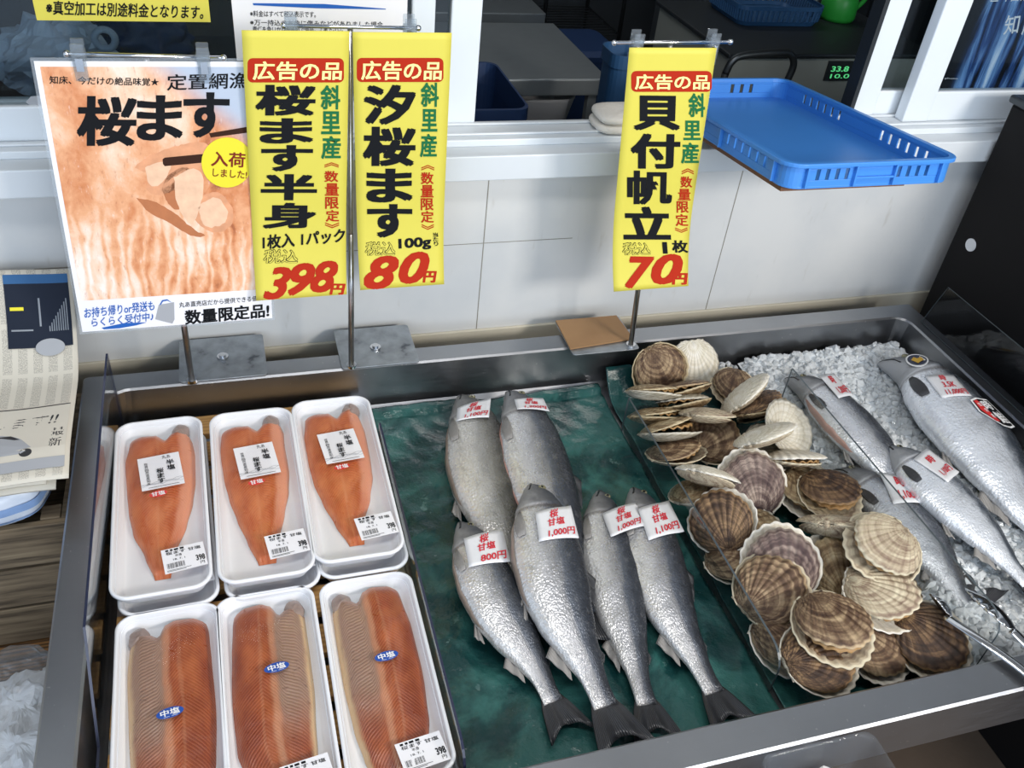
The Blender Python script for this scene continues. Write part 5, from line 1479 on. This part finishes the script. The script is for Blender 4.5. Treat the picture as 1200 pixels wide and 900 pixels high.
# ================================================================== TONGS
def at_arm(pts): return [atz(x, y, z) for x, y, z in pts]
t = thing('tongs', 'stainless steel tongs with scalloped claws resting on the front rim', 'tongs', atz(1180, 770, .705))
def arm(path, w0, name):
    C_ = catmull(path, 8); m = MB(); b = len(m.v)
    def f(u, v):
        k = min(len(C_) - 1, int(v * (len(C_) - 1))); p = C_[k]; a, c = C_[max(0, k - 1)], C_[min(len(C_) - 1, k + 1)]
        tg = (c - a).normalized(); sd = Vector((-tg.y, tg.x, 0)).normalized(); q = 2 * u - 1
        return p + sd * (w0 * q) + Vector((0, 0, .0035 * (1 - q * q)))
    m.grid(f, 8, len(C_) - 1); return m.build(name, 'chrome', t, smooth=True, solid=.0009)
def claw(c, tipd, L_, W_, lean, par, seed):
    """scalloped spoon; c: root, tipd: direction to the tip"""
    m = MB(); tg = tipd.normalized(); sd = tg.cross(Vector((0, 0, 1))).normalized(); up = sd.cross(tg)
    R = Matrix.Rotation(lean, 3, tg); sd = R @ sd; up = R @ up
    def f(u, v):
        q = 2 * u - 1; wv = W_ * (math.sin(PI * min(1, .12 + v * .95)) ** .6) * (1 + .09 * math.cos(v * 2 * PI * 6) * abs(q) ** 4)
        return c + tg * (L_ * v) + sd * (wv * q) + up * (.010 * (1 - q * q) * math.sin(PI * min(1, v + .1)))
    m.grid(f, 12, 60); return m.build('claw', 'chrome', par, smooth=True, solid=.001)
a1 = arm(at_arm([(1262, 838, .712), (1200, 786, .710), (1150, 750, .708), (1108, 722, .700)]), .0075, 'arm')
r1 = atz(1112, 724, .701); claw(r1, atz(1088, 700, .690) - r1 + Vector((.004, 0, 0)), .050, .017, .9, a1, 1)
a2 = arm(at_arm([(1268, 818, .716), (1220, 772, .722), (1186, 738, .726)]), .0075, 'arm')
r2 = atz(1187, 739, .727); claw(r2, atz(1125, 684, .715) - r2, .085, .019, .5, a2, 2)

# ================================================================== CLEAR TUB HUNG ON THE FRONT
pA = atz(905, 893, .692); pB = atz(1003, 868, .692)
tx0, tx1 = aty(895, 890, .40).x, aty(1008, 890, .40).x
t = thing('plastic_tub', 'clear plastic tub with white crumpled wrap hooked on the front of the tank', 'tub', ((tx0 + tx1) / 2, .36, .58))
m = MB()
def tr_(d, z, r=.014): return [Vector(((tx0 + tx1) / 2 + a, .356 + b, z)) for a, b in rr(tx1 - tx0 - d, .104 - d, r, 5)]
m.rings([tr_(.030, .570), tr_(.024, .572), tr_(.004, .690), tr_(0, .694), tr_(0, .696), tr_(.006, .696), tr_(.008, .690), tr_(.028, .575)], 0, True, True)
m.build('tub', 'lid', t, smooth=True)
m = MB(); crum((tx0 + tx1) / 2 + .004, .356, .655, .030, 7); crum((tx0 + tx1) / 2 - .006, .354, .620, .026, 9); m.build('crumpled_wrap', 'bag', t, smooth=False)

# ================================================================== THINGS IN THE WORKROOM
def table(name, label, x0, x1, y0, y1, z, mat='darksteel', leg=.025):
    t = thing(name, label, 'table', ((x0 + x1) / 2, (y0 + y1) / 2, 0))
    box('top', (x0, y0, z - .045), (x1, y1, z), mat, t, .004)
    for a in (x0 + .02, x1 - .02 - leg):
        for b in (y0 + .02, y1 - .02 - leg): box('leg', (a, b, 0), (a + leg, b + leg, z - .0455), mat, t)
    return t
table('steel_table', 'grey steel worktable seen through the open window', .45, .985, 2.20, 2.68, .80, 'greysteel')
table('steel_counter', 'steel counter with a drawer edge at the top of the open window', .35, 1.09, 3.05, 3.5, aty(640, 16, 3.05).z, 'greysteel')
def bin_(name, label, px, py, y, z1, w, d, h, mat, lid=True):
    p = aty(px, py, y); t = thing(name, label, 'bin', (p.x, y + d / 2, z1 - h)); m = MB()
    def R_(s, z): return [Vector((p.x + a, y + d / 2 + b, z)) for a, b in rr(w * s, d * s, .03, 5)]
    m.rings([R_(.80, z1 - h), R_(.96, z1 - .03), R_(1.04, z1 - .03), R_(1.04, z1), R_(.98, z1), R_(.94, z1 - .05), R_(.8, z1 - h + .01)], 0, True, True); m.build('tub', mat, t, smooth=False)
    if lid:
        m = MB(); m.rings([R_(1.08, z1 + .001), R_(1.08, z1 + .018), R_(.9, z1 + .03)], 0); m.build('lid', mat, t)
    return t
bin_('lidded_bin', 'dark blue lidded bin beyond the steel table', 694, 66, 2.75, aty(690, 62, 2.75).z - .03, .22, .26, aty(690, 62, 2.75).z - .031, 'navybin')
bin_('plastic_crate', 'lighter blue plastic crate right of the lidded bin', 742, 70, 1.84, aty(728, 66, 1.84).z, .085, .10, aty(728, 62, 1.84).z - .001, 'bluedim', False)
bin_('bucket', 'dark blue basin under the steel table', 580, 130, 1.85, aty(580, 128, 1.85).z, .16, .3, aty(580, 128, 1.85).z - .001, 'navybin', False)
t = thing('paper_sack', 'tan paper sack lying on the floor below the steel table', 'sack', (.70, 2.48, 0))
m = MB()
def sk(u, v):
    a = 2 * PI * u; e = PI * (v - .5); d = Vector((math.copysign(abs(math.cos(a)) ** .6, math.cos(a)) * math.cos(e) ** .5, math.copysign(abs(math.sin(a)) ** .6, math.sin(a)) * math.cos(e) ** .5, math.sin(e)))
    n_ = 1 + .08 * noise.noise(d * 3); return Vector((.63 + d.x * .13 * n_, 2.44 + d.y * .12 * n_, .31 + d.z * .31 * n_))
m.grid(sk, 40, 20, 0, True); m.build('sack_body', 'sack', t, smooth=True)
t = thing('white_basin', 'translucent white basin under the right end of the steel table', 'basin', (.88, 2.36, 0))
m = MB(); c = (.855, 2.42)
def R2(s, z): return [Vector((c[0] + a * s, c[1] + b * s, z)) for a, b in rr(.20, .20, .05, 5)]
m.rings([R2(.75, .0), R2(.8, .58), R2(1.0, .70), R2(1.05, .70), R2(1.02, .69), R2(.8, .585)], 0); m.build('basin_body', 'foam', t, smooth=True)
# machine with display
y = 1.90; a = aty(855, 72, y); b = aty(1032, 104, y); mz = .957
t = thing('packing_machine', 'beige machine with a small green display in the dark workroom', 'machine', ((a.x + b.x) / 2, y + .2, 0))
box('body', (a.x, y, .30), (b.x + .12, y + .42, mz), 'machine', t, .006)
box('base', (a.x + .02, y + .02, 0), (b.x + .10, y + .40, .2995), 'darksteel', t)
box('top_plate', (a.x - .01, y - .008, mz + .0005), (b.x + .13, y + .43, mz + .012), 'gasket', t, .004)
p0, p1 = aty(971, 71, y), aty(1004, 94, y)
pn = box('control_panel', (p0.x, y - .004, p1.z), (p1.x, y - .0005, p0.z), 'gasket', t, .001)
ds = Sheet((p0.x, y - .004, p0.z), (p1.x - p0.x, 0, 0), (0, 0, p1.z - p0.z)); m = MB()
ds.text(m, '33.8', (.12, .52), (.62, .52), (.12, .25), 0, .02, 0, .001, px=False); ds.text(m, '0', (.74, .55), (.90, .55), (.74, .2), 0, .03, 0, .001, px=False)
ds.text(m, '10.0', (.15, .86), (.7, .86), (.15, .64), 0, .01, 0, .001, px=False); m.build('display', 'led', pn)
hp = [aty(850, 86, 1.72), aty(858, 72, 1.72), aty(872, 65, 1.72), aty(912, 62, 1.72), aty(926, 64, 1.72), aty(930, 76, 1.72), aty(922, 96, 1.72)]
t = thing('push_cart', 'grey cart with a bent tube handle behind the blue tray', 'cart', (1.2, 1.72, 0))
m = MB(); m.tube(catmull(hp, 6), .008, 12); q0, q1 = hp[0], hp[-1]
m.tube([q0, (q0.x - .01, 1.72, .30)], .008, 10); m.tube([q1, (q1.x, 1.72, .30)], .008, 10); m.build('handle', 'darksteel', t, smooth=True)
box('deck', (q0.x - .03, 1.66, .24), (q1.x + .03, 1.80, .2915), 'darksteel', t)
for xx in (q0.x, q1.x):
    m = MB(); m.tube([(xx, 1.72, .121), (xx + .02, 1.72, .121)], .12, 20); m.build('wheel', 'gasket', t)
# blue basket and green can on the machine
y = 2.10; a = aty(864, 34, y); b = aty(962, 36, y)
t = thing('plastic_basket', 'old blue slotted basket on top of the machine', 'basket', ((a.x + b.x) / 2, y + .1, mz + .0125)); m = MB()
def R3_(s, z, dy=0): return [Vector(((a.x + b.x) / 2 + q * s, y + .10 + r_ * s, z)) for q, r_ in rr(b.x - a.x, .20, .03, 5)]
zb = mz + .0125
m.rings([R3_(.92, zb), R3_(.97, zb + .012), R3_(.955, zb + .012), R3_(.91, zb + .003)], 0, True, True); m.rings([R3_(.985, zb + .040), R3_(1.02, zb + .040), R3_(1.02, zb + .050), R3_(.985, zb + .050)], 0, False, False)
n = 40; ra, rb = R3_(.965, zb + .012), R3_(.99, zb + .041)
for k in range(len(ra)):
    m.tube([ra[k], rb[k]], .004, 5)
for k in range(1, 12):
    for (i, j) in ((5, 6), (17, 18)):
        u = k / 12; m.tube([ra[i].lerp(ra[j], u), rb[i].lerp(rb[j], u)], .004, 5)
    for (i, j) in ((11, 12), (23, 0)):
        u = k / 12; m.tube([ra[i].lerp(ra[j], u), rb[i].lerp(rb[j], u)], .004, 5)
m.build('basket_body', 'bluedim', t)
cz = mz + .0125; cp = aty(988, 46, 2.12)
t = thing('watering_can', 'green plastic jug with a handle on the machine', 'jug', (cp.x, 2.18, cz)); m = MB()
m.rings([[Vector((cp.x + math.cos(2 * PI * i / 24) * r_, 2.18 + math.sin(2 * PI * i / 24) * r_, cz + z)) for i in range(24)] for r_, z in ((.045, 0), (.05, .01), (.048, .05), (.038, .072), (.024, .08), (.024, .092))], 0)
m.build('jug_body', 'greencan', t, smooth=True)
m = MB(); m.tube(catmull([(cp.x + .02, 2.17, cz + .078), (cp.x + .02, 2.15, cz + .105), (cp.x + .055, 2.15, cz + .105), (cp.x + .062, 2.16, cz + .06), (cp.x + .048, 2.17, cz + .03)], 6), .006, 8); m.build('handle', 'greencan', t, smooth=True)
# wire rack and louvred cabinet at the back
t = thing('wire_rack', 'dark wire rack at the back of the workroom', 'rack', (1.27, 3.3, 0)); m = MB()
for xx in (1.12, 1.42):
    for yy in (3.15, 3.5): m.tube([(xx, yy, 0), (xx, yy, 1.7)], .008, 8)
m.build('posts', 'darksteel', t, smooth=True); 
for z in (.35, .62, .89, 1.15, 1.45):
    m = MB()
    for k in range(12): m.tube([(1.12, 3.15 + .0318 * k, z), (1.42, 3.15 + .0318 * k, z)], .003, 5)
    m.tube([(1.12, 3.15, z), (1.12, 3.5, z)], .005, 6); m.tube([(1.42, 3.15, z), (1.42, 3.5, z)], .005, 6); m.build('shelf', 'darksteel', t)
t = thing('louvred_cabinet', 'grey louvred cabinet behind the machine', 'cabinet', (1.75, 2.9, 0))
box('body', (1.52, 2.75, 0), (1.95, 3.1, 1.6), 'room', t)
m = MB()
for k in range(12): m.box((1.545 + .034 * k, 2.738, .3), (1.56 + .034 * k, 2.7495, 1.5))
m.build('louvres', 'machine', t)
q = aty(1142, 118, 1.44); t = thing('plastic_wrap', 'crumpled clear wrap behind the right window pane', 'wrap', (q.x, 1.46, LED)); m = MB()
crum(q.x, 1.46, LED + .030, .040, 21); crum(q.x + .05, 1.47, LED + .034, .042, 23); m.build('wrap_film', 'poly', t)
struct('trim_inner_ledge', MB().box((1.22, YW + .1005, LED - .05), (2.4, YW + .24, LED - .012)), 'darksteel')
# things behind the left pane
t = thing('tape_roll', 'white roll of tape behind the left window pane', 'tape roll', aty(123, 46, 1.52)); p = aty(123, 46, 1.52)
m = MB(); nR = 32
def tor(u, v): a, q = 2 * PI * u, 2 * PI * v; r_ = .0145 + .0055 * math.cos(q); return p + Vector((math.cos(a) * r_, -.007 * math.sin(q), math.sin(a) * r_))
m.grid(tor, nR, 8, 0, True); m.build('roll', 'packwrap', t, smooth=True)
t = thing('sink_bench', 'dark steel bench with clutter behind the left window pane', 'bench', (-.1, 1.72, 0))
box('top', (-.9, 1.475, .93), (.30, 2.0, .97), 'darksteel', t, .004)
for xx in (-.85, .25):
    for yy in (1.49, 1.95): box('leg', (xx - .015, yy - .015, 0), (xx + .015, yy + .015, .9295), 'darksteel', t)
q = aty(45, 32, 1.62); t = thing('plastic_bag', 'pale patterned plastic bag on the bench behind the left pane', 'bag', (q.x, 1.62, .97)); m = MB(); crum(q.x + .01, 1.64, .97 + .075, .085, 12); m.build('bag_body', 'packwrap', t)
q = aty(92, 50, 1.7); t = thing('cloth_bundle', 'dark blue cloth bundle on the bench behind the left pane', 'cloth', (q.x, 1.7, .97)); m = MB(); crum(q.x + .10, 1.80, .97 + .06, .075, 15); m.build('bundle', 'navybin', t, smooth=True)
q = aty(45, 118, YN + .0035)
t = thing('pane_decal', 'small pale fish outline decal low on the left pane', 'decal', (q.x, YN, q.z)); m = MB()
sd = Sheet((q.x - .016, YN + .0012, q.z + .012), (.032, 0, 0), (0, 0, -.026))
for pts in ([(.0, .5), (.25, .2), (.6, .15), (.85, .45), (1, .2), (1, .8), (.8, .58), (.55, .8), (.2, .75)],): sd.poly(m, pts, 0, 0, px=False)
m.build('fish_shape', 'greyink', t, solid=.0003)
bpy.context.view_layer.update()
